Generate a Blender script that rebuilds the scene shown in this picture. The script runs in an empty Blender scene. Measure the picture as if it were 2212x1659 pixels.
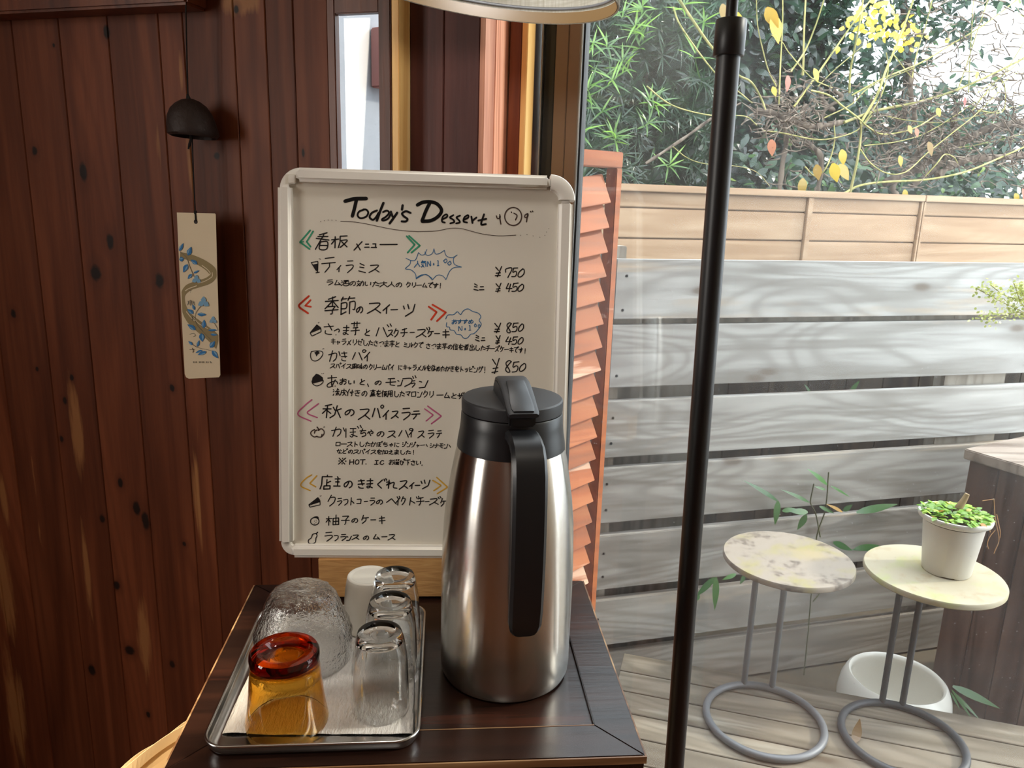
import bpy, bmesh, math, random
import numpy as np
from mathutils import Vector, Matrix
random.seed(7)
PI = math.pi
SC = bpy.context.scene
COL = SC.collection

# ------------------------------------------------------------------ camera
W, H, F = 2212.0, 1659.0, 1661.0
VX, VY = 892.0, 7750.0                      # where the verticals of the place meet
_up = np.array([W/2-VX, VY-H/2, -F]); _up /= np.linalg.norm(_up)
_fw = np.array([0, 0, 1.0]); _Y = _fw-_up*_fw.dot(_up); _Y /= np.linalg.norm(_Y)
_X = -np.cross(_Y, _up)
RM = np.array([_X, _Y, _up])                # camera axes (right, up, forward) -> world
CAM = np.array([0, 0, 1.30])
cam = bpy.data.cameras.new('camera')
cam.sensor_width = 36.0; cam.lens = 36.0*F/W; cam.clip_start = 0.02; cam.clip_end = 200
camo = bpy.data.objects.new('camera', cam); COL.objects.link(camo)
r_ = RM@np.array([1, 0, 0]); u_ = RM@np.array([0, 1, 0]); f_ = RM@np.array([0, 0, 1])
camo.matrix_world = Matrix(((r_[0], u_[0], -f_[0], CAM[0]), (r_[1], u_[1], -f_[1], CAM[1]), (r_[2], u_[2], -f_[2], CAM[2]), (0, 0, 0, 1)))
SC.camera = camo

# ------------------------------------------------------------------ world, lights, exposure
wd = bpy.data.worlds.new('sky'); SC.world = wd; wd.use_nodes = True
bg = wd.node_tree.nodes['Background']
bg.inputs[0].default_value = (0.86, 0.93, 1.0, 1); bg.inputs[1].default_value = 5.6
sun = bpy.data.lights.new('sun', 'SUN'); sun.energy = 3.2; sun.angle = math.radians(4); sun.color = (1.0, 0.93, 0.80)
suno = bpy.data.objects.new('sun', sun); COL.objects.link(suno)
suno.rotation_euler = Vector((0.86, 0.09, 0.50)).to_track_quat('Z', 'Y').to_euler()
SC.view_settings.view_transform = 'Standard'; SC.view_settings.look = 'None'
SC.view_settings.gamma = 1.0; SC.view_settings.use_curve_mapping = False
SC.view_settings.exposure = 0.0
cy = SC.cycles
cy.max_bounces = 14; cy.diffuse_bounces = 4; cy.glossy_bounces = 5; cy.transmission_bounces = 12; cy.transparent_max_bounces = 16
cy.caustics_reflective = False; cy.caustics_refractive = True; cy.blur_glossy = 0.6; cy.sample_clamp_indirect = 6.0
cy.use_denoising = True
TH = math.radians(17.0); WY = 1.15          # the house wall: direction and distance
def wp(u, w, z):                            # wall frame: along, outward, up
    return np.array([u*math.cos(TH)+w*math.sin(TH), WY-u*math.sin(TH)+w*math.cos(TH), z])
def arealamp(name, u, w, z, sx, sy, aim, energy, color):
    l = bpy.data.lights.new(name, 'AREA'); l.shape = 'RECTANGLE'; l.size = sx; l.size_y = sy; l.energy = energy; l.color = color
    o = bpy.data.objects.new(name, l); COL.objects.link(o); p = wp(u, w, z); o.location = p
    o.rotation_euler = (Vector(p)-Vector(aim)).to_track_quat('Z', 'Y').to_euler(); return o
# daylight through the window in the left wall of the room
arealamp('side_window_daylight', -1.72, -2.0, 1.55, .75, 1.15, wp(0.0, -.5, 1.1), 26, (1.0, 0.88, 0.73))
def spot(name, u, w, z, aim, energy, color, ang, blend=0.6, rad=0.03):
    l = bpy.data.lights.new(name, 'SPOT'); l.energy = energy; l.color = color; l.spot_size = math.radians(ang); l.spot_blend = blend; l.shadow_soft_size = rad
    o = bpy.data.objects.new(name, l); COL.objects.link(o); p = wp(u, w, z); o.location = p
    o.rotation_euler = (Vector(p)-Vector(aim)).to_track_quat('Z', 'Y').to_euler(); return o
spot('bag_fill_spot', 0.05, -1.35, 2.36, (-0.45, 0.84, 0.60), 360, (1.0, 0.84, 0.62), 12, .5)  # added spot without a fixture, brightens the paper bag
spot('table_fill_spot', 0.30, -1.05, 2.36, (-0.10, 0.86, 0.80), 22, (1.0, 0.93, 0.82), 40, 0.8, .12)  # added soft spot without a fixture, lifts tray, block and lower whiteboard

# ------------------------------------------------------------------ pixel <-> place helpers
def ray(x, y): return RM@np.array([(x-W/2)/F, -(y-H/2)/F, 1.0])
def onz(x, y, z):
    d = ray(x, y); return CAM+(z-CAM[2])/d[2]*d
def onpl(x, y, p0, n):
    d = ray(x, y); p0 = np.asarray(p0, float); n = np.asarray(n, float); return CAM+(p0-CAM).dot(n)/d.dot(n)*d
def at(x, y, D):
    d = ray(x, y); return CAM+d*D/d[1]
NW = np.array([math.sin(TH), math.cos(TH), 0]); DW = np.array([math.cos(TH), -math.sin(TH), 0])
def wu(x, y, w=0.0):                        # wall-frame u, z of a pixel on the plane at depth w
    p = onpl(x, y, wp(0, w, 0), NW); return (p-wp(0, w, 0)).dot(DW), p[2]
def S(r, g, b):
    f = lambda c: (c/255/12.92 if c/255 <= .04045 else ((c/255+.055)/1.055)**2.4); return (f(r), f(g), f(b), 1)

# ------------------------------------------------------------------ mesh helpers
ORG = {}
def setp(o, label=None, cat=None, group=None, kind=None):
    if label: o['label'] = label
    if cat: o['category'] = cat
    if group: o['group'] = group
    if kind: o['kind'] = kind
    return o
def thing(name, loc, label, cat, group=None):
    o = bpy.data.objects.new(name, None); COL.objects.link(o); o.location = loc; o.empty_display_size = .02
    ORG[o.name] = np.asarray(loc, float); return setp(o, label, cat, group)
class MB:
    def __init__(s): s.v = []; s.f = []; s.t = []
    def add(s, vs, fs, tone=0.5):
        k = len(s.v); s.v.extend([tuple(float(c) for c in v) for v in vs]); s.f.extend([tuple(k+i for i in f) for f in fs]); s.t.extend([tone]*len(fs)); return s
    def hexa(s, c8, tone=0.5):              # corners: bottom 4 ccw, top 4 ccw
        return s.add(c8, [(3, 2, 1, 0), (4, 5, 6, 7), (0, 1, 5, 4), (1, 2, 6, 5), (2, 3, 7, 6), (3, 0, 4, 7)], tone)
    def box(s, o, ax, ay, az, lo, hi, tone=0.5):
        o, ax, ay, az = [np.asarray(q, float) for q in (o, ax, ay, az)]
        c = [(lo[0], lo[1], lo[2]), (hi[0], lo[1], lo[2]), (hi[0], hi[1], lo[2]), (lo[0], hi[1], lo[2]), (lo[0], lo[1], hi[2]), (hi[0], lo[1], hi[2]), (hi[0], hi[1], hi[2]), (lo[0], hi[1], hi[2])]
        return s.hexa([o+a*ax+b*ay+d*az for a, b, d in c], tone)
    def wbox(s, u0, u1, w0, w1, z0, z1, tone=0.5):
        return s.box(wp(0, 0, 0), DW, NW, (0, 0, 1), (u0, w0, z0), (u1, w1, z1), tone)
    def tube(s, pts, rad, n=8, tone=0.5, closed=False, caps=True):
        pts = [np.asarray(p, float) for p in pts]; m = len(pts)
        if not hasattr(rad, '__len__'): rad = [rad]*m
        vs = []; prev = None
        for i in range(m):
            a = pts[(i-1) % m] if (closed or i > 0) else pts[i]; b = pts[(i+1) % m] if (closed or i < m-1) else pts[i]
            t = b-a; t = t/(np.linalg.norm(t)+1e-12)
            if prev is None:
                q = np.array([0, 0, 1.0]) if abs(t[2]) < .9 else np.array([1.0, 0, 0]); nn = np.cross(t, q)
            else: nn = prev-t*prev.dot(t)
            nn /= np.linalg.norm(nn)+1e-12; prev = nn; bb = np.cross(t, nn)
            for k in range(n):
                an = 2*PI*k/n; vs.append(pts[i]+rad[i]*(math.cos(an)*nn+math.sin(an)*bb))
        fs = []
        for i in range(m if closed else m-1):
            for k in range(n):
                j = (i+1) % m; fs.append((i*n+k, i*n+(k+1) % n, j*n+(k+1) % n, j*n+k))
        if caps and not closed: fs += [tuple(range(n))[::-1], tuple((m-1)*n+k for k in range(n))]
        return s.add(vs, fs, tone)
    def lathe(s, prof, c, n=48, axis=None, tone=0.5, fn=None, close=False):
        # prof: (radius, height); revolve about z through c; fn(r, z, angle) may bend the radius
        c = np.asarray(c, float); vs = []; fs = []; idx = []
        M = np.eye(3) if axis is None else np.asarray(axis)
        for (r, z) in prof:
            if r < 1e-6: idx.append([len(vs)]); vs.append(c+M@np.array([0, 0, z]))
            else:
                row = []
                for k in range(n):
                    a = 2*PI*k/n; rr, zz = (r, z) if fn is None else fn(r, z, a)
                    row.append(len(vs)); vs.append(c+M@np.array([rr*math.cos(a), rr*math.sin(a), zz]))
                idx.append(row)
        P = list(zip(idx, idx[1:]+(idx[:1] if close else [])))[:len(idx) if close else len(idx)-1]
        for A, B in P:
            for k in range(n):
                k2 = (k+1) % n
                if len(A) == 1 and len(B) == 1: continue
                if len(A) == 1: fs.append((A[0], B[k2], B[k])) 
                elif len(B) == 1: fs.append((A[k], A[k2], B[0]))
                else: fs.append((A[k], A[k2], B[k2], B[k]))
        return s.add(vs, fs, tone)
    def build(s, name, m, parent=None, smooth=None, bevel=0, seg=2, org=None, fixn=True):
        if parent is not None: o0 = ORG[parent.name]
        else: o0 = np.zeros(3) if org is None else np.asarray(org, float)
        me = bpy.data.meshes.new(name)
        me.from_pydata([(v[0]-o0[0], v[1]-o0[1], v[2]-o0[2]) for v in s.v], [], s.f)
        a = me.attributes.new('tone', 'FLOAT', 'FACE'); a.data.foreach_set('value', s.t)
        if fixn or bevel:
            b = bmesh.new(); b.from_mesh(me)
            if fixn: bmesh.ops.recalc_face_normals(b, faces=b.faces)
            if bevel: bmesh.ops.bevel(b, geom=list(b.edges), offset=bevel, segments=seg, affect='EDGES', clamp_overlap=True)
            b.to_mesh(me); b.free()
        me.materials.append(m)
        if smooth is not None:
            me.polygons.foreach_set('use_smooth', [True]*len(me.polygons)); me.set_sharp_from_angle(angle=math.radians(smooth))
        o = bpy.data.objects.new(name, me); COL.objects.link(o)
        if parent is not None: o.parent = parent
        else: o.location = o0
        ORG[o.name] = o0
        return o
def structure(o): o['kind'] = 'structure'; return o
def copy_tree(o, parent=None):
    c = o.copy(); COL.objects.link(c); c.parent = parent
    if parent is not None: c.matrix_parent_inverse = Matrix()
    for ch in list(o.children): copy_tree(ch, c)
    return c
def catmull(P, k=6):
    P = [np.asarray(p, float) for p in P]
    if len(P) < 3: return P
    out = []; Q = [2*P[0]-P[1]]+P+[2*P[-1]-P[-2]]
    for i in range(1, len(Q)-2):
        for j in range(k):
            t = j/k; a, b, c, d = Q[i-1:i+3]
            out.append(.5*((2*b)+(-a+c)*t+(2*a-5*b+4*c-d)*t*t+(-a+3*b-3*c+d)*t**3))
    return out+[P[-1]]

# ------------------------------------------------------------------ materials
class NT:
    def __init__(s, name):
        s.m = bpy.data.materials.new(name); s.m.use_nodes = True; s.t = s.m.node_tree; s.n = s.t.nodes; s.l = s.t.links
        s.b = s.n['Principled BSDF']; s.out = s.n['Material Output']
    def N(s, ty, **kw):
        x = s.n.new(ty)
        for k, v in kw.items():
            if k[0] == '_': setattr(x, k[1:], v)
            else:
                i = int(k[1:]) if k[0] == 'i' and k[1:].isdigit() else k
                if hasattr(v, 'bl_rna') and hasattr(v, 'is_output'): s.l.new(v, x.inputs[i])
                else: x.inputs[i].default_value = v
        return x
    def math(s, op, a, b=0.0, clamp=False):
        x = s.N('ShaderNodeMath', _operation=op, i0=a, i1=b); x.use_clamp = clamp; return x.outputs[0]
    def mix(s, f, a, b, blend='MIX'):
        x = s.N('ShaderNodeMix', _data_type='RGBA', _blend_type=blend)
        for i, v in ((0, f), (6, a), (7, b)):
            if hasattr(v, 'is_output'): s.l.new(v, x.inputs[i])
            else: x.inputs[i].default_value = v
        return x.outputs[2]
    def ramp(s, f, stops):
        x = s.N('ShaderNodeValToRGB', i0=f); e = x.color_ramp.elements
        while len(e) < len(stops): e.new(.5)
        for el, (p, c) in zip(e, stops): el.position = p; el.color = c if len(c) == 4 else (*c, 1)
        return x.outputs[0]
    def fmap(s, v, a, b, c=0.0, d=1.0):
        x = s.N('ShaderNodeMapRange', i0=v, i1=a, i2=b, i3=c, i4=d); return x.outputs[0]
    def coord(s, rotz=0.0, scale=(1, 1, 1), tone=7.0):
        tc = s.N('ShaderNodeTexCoord').outputs['Object']
        if tone:
            at_ = s.N('ShaderNodeAttribute', _attribute_name='tone').outputs['Fac']
            cb = s.N('ShaderNodeCombineXYZ', i0=s.math('MULTIPLY', at_, tone), i1=s.math('MULTIPLY', at_, tone*1.7), i2=s.math('MULTIPLY', at_, tone*.6))
            r0 = s.N('ShaderNodeVectorRotate', _rotation_type='Z_AXIS', Vector=tc, Angle=-rotz).outputs[0]
            tc2 = s.N('ShaderNodeVectorMath', _operation='ADD', i0=r0, i1=cb.outputs[0]).outputs[0]
        else: tc2 = s.N('ShaderNodeVectorRotate', _rotation_type='Z_AXIS', Vector=tc, Angle=-rotz).outputs[0]
        return s.N('ShaderNodeVectorMath', _operation='MULTIPLY', i0=tc2, i1=scale).outputs[0]
    def noise(s, v, sc=5.0, det=4.0, rough=.55, dist=0.0):
        return s.N('ShaderNodeTexNoise', Vector=v, Scale=sc, Detail=det, Roughness=rough, Distortion=dist).outputs[0]
    def bump(s, h, st=.3, d=.002):
        x = s.N('ShaderNodeBump', Strength=st, Distance=d, Height=h); s.l.new(x.outputs[0], s.b.inputs['Normal']); return x
    def set(s, **kw):
        for k, v in kw.items():
            k = k.replace('_', ' ')
            if hasattr(v, 'is_output'): s.l.new(v, s.b.inputs[k])
            else: s.b.inputs[k].default_value = v
        return s
def plain(name, c, rough=.5, metal=0.0, var=.0, vs=30, spec=.5, bump=0.0):
    t = NT(name); t.set(Roughness=rough, Metallic=metal); t.b.inputs['Specular IOR Level'].default_value = spec
    if var:
        n = t.noise(t.coord(tone=0), vs, 5); k = 1-var
        t.set(Base_Color=t.mix(n, (c[0]*k, c[1]*k, c[2]*k, 1), (min(1, c[0]*(1+var)), min(1, c[1]*(1+var)), min(1, c[2]*(1+var)), 1)))
        if bump: t.bump(n, bump)
    else: t.set(Base_Color=c)
    return t.m
def wood(name, dark, mid, light, axis='z', rotz=0.0, rough=.5, knots=0.0, wear=None, wearcol=None, fine=1.0, tonevar=.25, spec=.4, kcol=None, kscale=(11, 0, 4.2), sx=1.0, rings=None, flat=True, tint=None, spots=None, patches=None):
    t = NT(name); st = {'x': (.06, 1, 1), 'y': (1, .06, 1), 'z': (1, 1, .06)}[axis]; st = tuple(q*sx for q in st)
    v = t.coord(rotz, st); vb = t.coord(rotz)
    n1 = t.noise(v, 26*fine, 6, .6, .6); n2 = t.noise(v, 120*fine, 3, .6); n3 = t.noise(v, 5*fine, 3, .5, 1.2)
    wv = t.math('SINE', t.math('MULTIPLY', n3, 42.0)); wv = t.fmap(wv, -1, 1, 0, 1)
    f = t.math('ADD', t.math('MULTIPLY', n1, .55), t.math('ADD', t.math('MULTIPLY', n2, .25), t.math('MULTIPLY', wv, .2)))
    c = t.ramp(f, [(.30, dark), (.52, mid), (.74, light)])
    if rings:
        n4 = t.noise(t.coord(rotz, tuple(q*(2.2 if q < 1 else 1) for q in st)), rings[0], 2, .45, .8)
        rl = t.math('POWER', t.fmap(t.math('SINE', t.math('MULTIPLY', n4, rings[1])), -1, 1, 0, 1), 2.0)
        c = t.mix(t.math('MULTIPLY', rl, rings[2]), c, dark)
    tone = t.N('ShaderNodeAttribute', _attribute_name='tone').outputs['Fac']
    k = t.fmap(tone, 0, 1, 1-tonevar, 1+tonevar)
    c = t.mix(1.0, c, t.N('ShaderNodeCombineXYZ', i0=k, i1=k, i2=k).outputs[0], 'MULTIPLY')
    if tint: c = t.mix(1.0, c, t.mix(t.fmap(tone, .0, .7), tint, (1, 1, 1, 1)), 'MULTIPLY')
    if wear:
        wn = t.noise(t.coord(rotz, {'x': (.09, 1, 1), 'y': (1, .09, 1), 'z': (1, 1, .09)}[axis]), 9, 5, .6, .4)
        c = t.mix(t.fmap(wn, wear[0], wear[1]), c, wearcol)
    if knots:
        sx_ = t.N('ShaderNodeSeparateXYZ', i0=vb).outputs; ka, kb = {'z': (0, 2), 'x': (2 if flat else 1, 0), 'y': (0, 1)}[axis]
        vv = t.N('ShaderNodeCombineXYZ', i0=t.math('MULTIPLY', sx_[ka], kscale[0]), i1=t.math('MULTIPLY', sx_[kb], kscale[2])).outputs[0]
        vo = t.N('ShaderNodeTexVoronoi', _voronoi_dimensions='2D', Vector=vv, Scale=1.0); vo.inputs['Randomness'].default_value = 1.0
        d = t.math('ADD', vo.outputs['Distance'], t.math('MULTIPLY', t.noise(vv, 4, 2), .05))
        hs = t.N('ShaderNodeSeparateColor', i0=vo.outputs['Color']).outputs[0]
        ok = t.math('LESS_THAN', hs, knots)
        kf = t.math('MULTIPLY', t.fmap(d, .17, .09), ok)
        c = t.mix(kf, c, kcol or (dark[0]*.35, dark[1]*.3, dark[2]*.3, 1))
        halo = t.math('MULTIPLY', t.math('MULTIPLY', t.fmap(d, .32, .15), ok), .45)
        c = t.mix(halo, c, dark)
    if spots or patches:
        pv = t.coord(rotz, tone=0)
        def field(lst):
            m = None
            for kx, kz, rx, rz in lst:
                d = t.N('ShaderNodeVectorMath', _operation='SUBTRACT', i0=pv, i1=(kx, 0, kz)).outputs[0]
                d = t.N('ShaderNodeVectorMath', _operation='MULTIPLY', i0=d, i1=(1/rx, 0, 1/rz)).outputs[0]
                d = t.N('ShaderNodeVectorMath', _operation='LENGTH', i0=d).outputs['Value']
                m = d if m is None else t.math('MINIMUM', m, d)
            return m
        if patches:
            pn2 = t.noise(t.coord(rotz, (1, 1, .10), 0), 70, 4, .6)
            c = t.mix(t.math('MULTIPLY', t.fmap(t.math('ADD', field(patches), t.math('MULTIPLY', pn2, 1.5)), 1.65, 1.25), .75), c, wearcol)
        if spots:
            sd_ = t.math('ADD', field(spots), t.math('MULTIPLY', t.noise(pv, 60, 3), .7))
            c = t.mix(t.fmap(sd_, 2.3, 1.2, 0, .5), c, dark); c = t.mix(t.fmap(sd_, 1.18, .85), c, kcol)
    t.set(Base_Color=c, Roughness=rough); t.b.inputs['Specular IOR Level'].default_value = spec
    t.bump(t.math('ADD', n1, t.math('MULTIPLY', n2, .6)), .25, .0015)
    return t.m
M = {}
def wall_spots(lst):
    out = []
    for x, y, rx, rz in lst:
        u, z = wu(x, y, 0); k = abs(wu(x+10, y, 0)[0]-u)/10; out.append((u-WY*math.sin(TH), z, rx*k, rz*k))
    return out
KN = wall_spots([(230, 68, 9, 16), (75, 326, 8, 11), (180, 372, 11, 24), (238, 522, 11, 19), (207, 590, 16, 19), (345, 607, 13, 18), (29, 678, 8, 10), (468, 336, 9, 10), (510, 20, 8, 11), (80, 797, 5, 6), (155, 815, 6, 8), (372, 838, 7, 9), (140, 865, 6, 10), (133, 948, 6, 9), (260, 1043, 8, 12), (295, 1098, 11, 18), (314, 1125, 11, 24), (221, 1120, 9, 11), (398, 1175, 6, 7), (252, 1265, 10, 12), (280, 1405, 14, 13), (372, 1435, 8, 10), (198, 1447, 11, 14), (320, 1543, 6, 8), (116, 98, 4, 5), (655, 330, 4, 12)])
PT = wall_spots([(165, 930, 15, 110), (188, 1240, 9, 110), (12, 1270, 20, 110), (312, 1380, 16, 90), (34, 1540, 24, 120), (520, 4, 55, 30), (391, 160, 6, 44), (10, 1080, 9, 60)])
M['wall'] = wood('stained_cedar_planks', S(80, 40, 23), S(104, 55, 33), S(124, 70, 44), 'z', -TH, .5, .0, (.67, .72), S(158, 110, 68), tonevar=.15, spec=.22, kcol=S(30, 18, 14), kscale=(10, 0, 4.0), rings=(3, 120, .35), spots=KN, patches=PT)
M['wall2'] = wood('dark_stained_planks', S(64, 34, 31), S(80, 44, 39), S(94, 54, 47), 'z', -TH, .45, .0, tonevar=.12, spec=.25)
M['trim'] = wood('brown_trim', S(74, 36, 20), S(106, 56, 34), S(130, 76, 48), 'z', -TH, .4)
M['pine'] = wood('honey_pine', S(222, 168, 98), S(242, 198, 126), S(250, 218, 160), 'z', -TH, .38, .3, kscale=(14, 14, 5))
M['pinkwood'] = wood('reddish_pine', S(176, 110, 84), S(212, 148, 118), S(232, 178, 150), 'z', -TH, .42, sx=1.5)
M['orangewood'] = wood('orange_brown_stain', S(92, 40, 18), S(124, 60, 30), S(146, 78, 44), 'z', -TH, .4)
M['alu'] = plain('bronze_aluminium', S(140, 114, 90), .42, .2, .05)
M['aludark'] = plain('dark_bronze_aluminium', S(52, 48, 42), .4, .3)
M['silver'] = plain('brushed_silver_strip', S(225, 225, 220), .3, .8)
M['gasket'] = plain('black_rubber', S(14, 15, 18), .6)
M['floor'] = wood('floor_boards', S(80, 46, 26), S(120, 74, 44), S(150, 98, 60), 'x', -TH, .35)
M['plaster'] = plain('cream_plaster', S(214, 200, 176), .85, 0, .05, 12)
M['deck'] = wood('weathered_deck', S(112, 102, 88), S(142, 131, 115), S(166, 156, 140), 'x', -math.radians(15.5), .8, .22, (.58, .72), S(196, 188, 172), tonevar=.16, kscale=(10, 0, 3.2), spec=.2, rings=(3, 220, .5), kcol=S(94, 78, 62), flat=False)
TF = math.radians(15.5)
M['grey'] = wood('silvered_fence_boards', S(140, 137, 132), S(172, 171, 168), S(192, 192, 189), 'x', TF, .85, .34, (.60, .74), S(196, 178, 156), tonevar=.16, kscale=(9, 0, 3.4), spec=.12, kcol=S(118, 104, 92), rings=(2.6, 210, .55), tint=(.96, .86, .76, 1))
M['greypost'] = wood('silvered_post', S(130, 122, 112), S(166, 158, 146), S(190, 182, 170), 'z', TF, .85, spec=.15)
M['tan'] = wood('wood_look_cladding', S(152, 122, 94), S(170, 141, 112), S(184, 158, 130), 'x', math.radians(18), .55, fine=.6, tonevar=.08, spec=.3, rings=(2.4, 150, .35))
M['louvre'] = wood('orange_louvre_paint', S(152, 88, 50), S(180, 100, 54), S(194, 122, 74), 'x', .6, .5, .0, (.62, .66), S(236, 190, 160), tonevar=.12, spec=.4)
M['planter'] = wood('brown_stained_boards', S(64, 46, 40), S(96, 74, 64), S(120, 96, 84), 'z', 0, .7, tonevar=.15, spec=.2)
M['plantercap'] = wood('grey_brown_cap', S(104, 90, 80), S(150, 136, 124), S(176, 162, 150), 'x', 0, .8, spec=.2)
M['table'] = wood('worn_black_lacquer', S(22, 12, 10), S(34, 20, 15), S(50, 29, 21), 'x', .09, .27, .0, (.62, .78), S(86, 45, 31), tonevar=.1, spec=.34)
M['tableedge'] = wood('worn_highlight_edge', S(70, 46, 32), S(128, 92, 62), S(196, 164, 120), 'x', .09, .4)
M['block'] = wood('fibreboard', S(176, 128, 76), S(196, 148, 92), S(208, 164, 108), 'x', .09, .8, fine=4, sx=3)
M['blackplastic'] = plain('black_plastic', S(21, 22, 25), .36, 0, .12, 300)
M['lidplastic'] = plain('dusty_black_plastic', S(32, 33, 37), .5, 0, .2, 500)
M['polemetal'] = plain('black_powder_coat', S(19, 19, 22), .42, 0, .05, 200)
M['castiron'] = plain('cast_iron', S(44, 32, 28), .6, .3, .4, 160, bump=.6)
M['cord'] = plain('black_cord', S(20, 16, 14), .9)
M['white'] = plain('white_plastic', S(218, 213, 205), .38, 0, .03, 20)
M['board'] = plain('whiteboard_enamel', S(212, 206, 194), .16, 0, .025, 14, .5)
M['steel2'] = plain('tray_steel', S(205, 205, 205), .22, 1.0, .04, 40)
M['ceramic'] = plain('glazed_white_ceramic', S(226, 222, 212), .18, 0, .03, 25)
M['cup'] = plain('grey_glaze', S(206, 200, 188), .22, 0, .05, 60)
M['potwhite'] = plain('white_pot_plastic', S(214, 210, 202), .42, 0, .05, 12)
M['soil'] = plain('dark_soil', S(54, 44, 34), .95, 0, .4, 60, bump=.8)
M['soil2'] = plain('bare_earth', S(96, 84, 66), .95, 0, .35, 18, bump=.8)
M['stub'] = wood('dry_stub', S(90, 72, 50), S(140, 116, 84), S(176, 150, 112), 'z', 0, .85)
M['straw'] = plain('dry_straw', S(176, 130, 84), .8)
M['bstem'] = plain('dark_bamboo_stem', S(82, 84, 54), .6)
M['greymetal'] = plain('grey_painted_steel', S(118, 120, 124), .5, .2, .12, 60)
M['darkmetal'] = plain('dark_painted_steel', S(72, 74, 78), .5, .2, .12, 60)
M['stucco'] = plain('white_stucco', S(140, 143, 149), .9, 0, .14, 30)
M['brick'] = plain('red_brick_post', S(176, 120, 112), .9, 0, .1, 30)
M['bark'] = wood('grey_bark', S(58, 48, 42), S(112, 98, 86), S(160, 146, 130), 'z', 0, .9)
M['bark2'] = wood('dark_bark', S(34, 28, 24), S(62, 54, 46), S(92, 82, 70), 'z', 0, .9)
M['shoot'] = wood('green_shoot_bark', S(112, 112, 62), S(160, 154, 92), S(200, 186, 128), 'z', 0, .7)
def tumb(name, c, ior=1.47, rough=0.0):
    t = NT(name); t.set(Base_Color=c, Roughness=rough, IOR=ior); t.b.inputs['Transmission Weight'].default_value = 1.0; return t
M['glass'] = tumb('clear_glass', (.985, .99, .99, 1)).m
_t = tumb('amber_glass', (.99, .96, .90, 1)); va = _t.N('ShaderNodeVolumeAbsorption', i0=(.958, .755, .05, 1), i1=640.0); _t.l.new(va.outputs[0], _t.out.inputs['Volume']); M['amber'] = _t.m
_t = tumb('rippled_glass', (.985, .99, .99, 1), 1.47, .02)
_t.bump(_t.math('ADD', _t.noise(_t.coord(tone=0), 260, 2), _t.noise(_t.coord(tone=0), 110, 2)), .32, .003); M['ripple'] = _t.m
# window glass: see-through sheet with a fresnel reflection and a little dust
_t = NT('window_glass'); _t.n.remove(_t.b)
tr = _t.N('ShaderNodeBsdfTransparent', i0=(.97, .985, .98, 1)); gl = _t.N('ShaderNodeBsdfGlossy', i0=(1, 1, 1, 1), Roughness=0.0)
bf = _t.N('ShaderNodeNewGeometry').outputs['Backfacing']
fr = _t.N('ShaderNodeFresnel', IOR=_t.fmap(bf, 0, 1, 1.5, 1/1.5))
m1 = _t.N('ShaderNodeMixShader', i0=fr.outputs[0], i1=tr.outputs[0], i2=gl.outputs[0])
df = _t.N('ShaderNodeBsdfDiffuse', i0=(.8, .82, .82, 1)); tl = _t.N('ShaderNodeBsdfTranslucent', i0=(.8, .82, .82, 1))
ds = _t.N('ShaderNodeMixShader', i0=.5, i1=df.outputs[0], i2=tl.outputs[0])
dn = _t.fmap(_t.noise(_t.coord(tone=0), 3.0, 3), .35, .75, .010, .060)
sp = _t.math('MULTIPLY', _t.fmap(_t.N('ShaderNodeTexVoronoi', Vector=_t.coord(tone=0), Scale=75.0).outputs['Distance'], .10, .05), .22)
m2 = _t.N('ShaderNodeMixShader', i0=_t.math('ADD', dn, sp), i1=m1.outputs[0], i2=ds.outputs[0]); _t.l.new(m2.outputs[0], _t.out.inputs[0]); M['pane'] = _t.m
# brushed steel of the flask
_t = NT('brushed_steel'); _t.set(Base_Color=S(206, 202, 196), Metallic=1.0, Roughness=.24, Anisotropic=.9)
_t.b.inputs['Anisotropic Rotation'].default_value = .25
tg = _t.N('ShaderNodeTangent', _direction_type='RADIAL', _axis='Z'); _t.l.new(tg.outputs[0], _t.b.inputs['Tangent']); M['steel'] = _t.m
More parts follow.
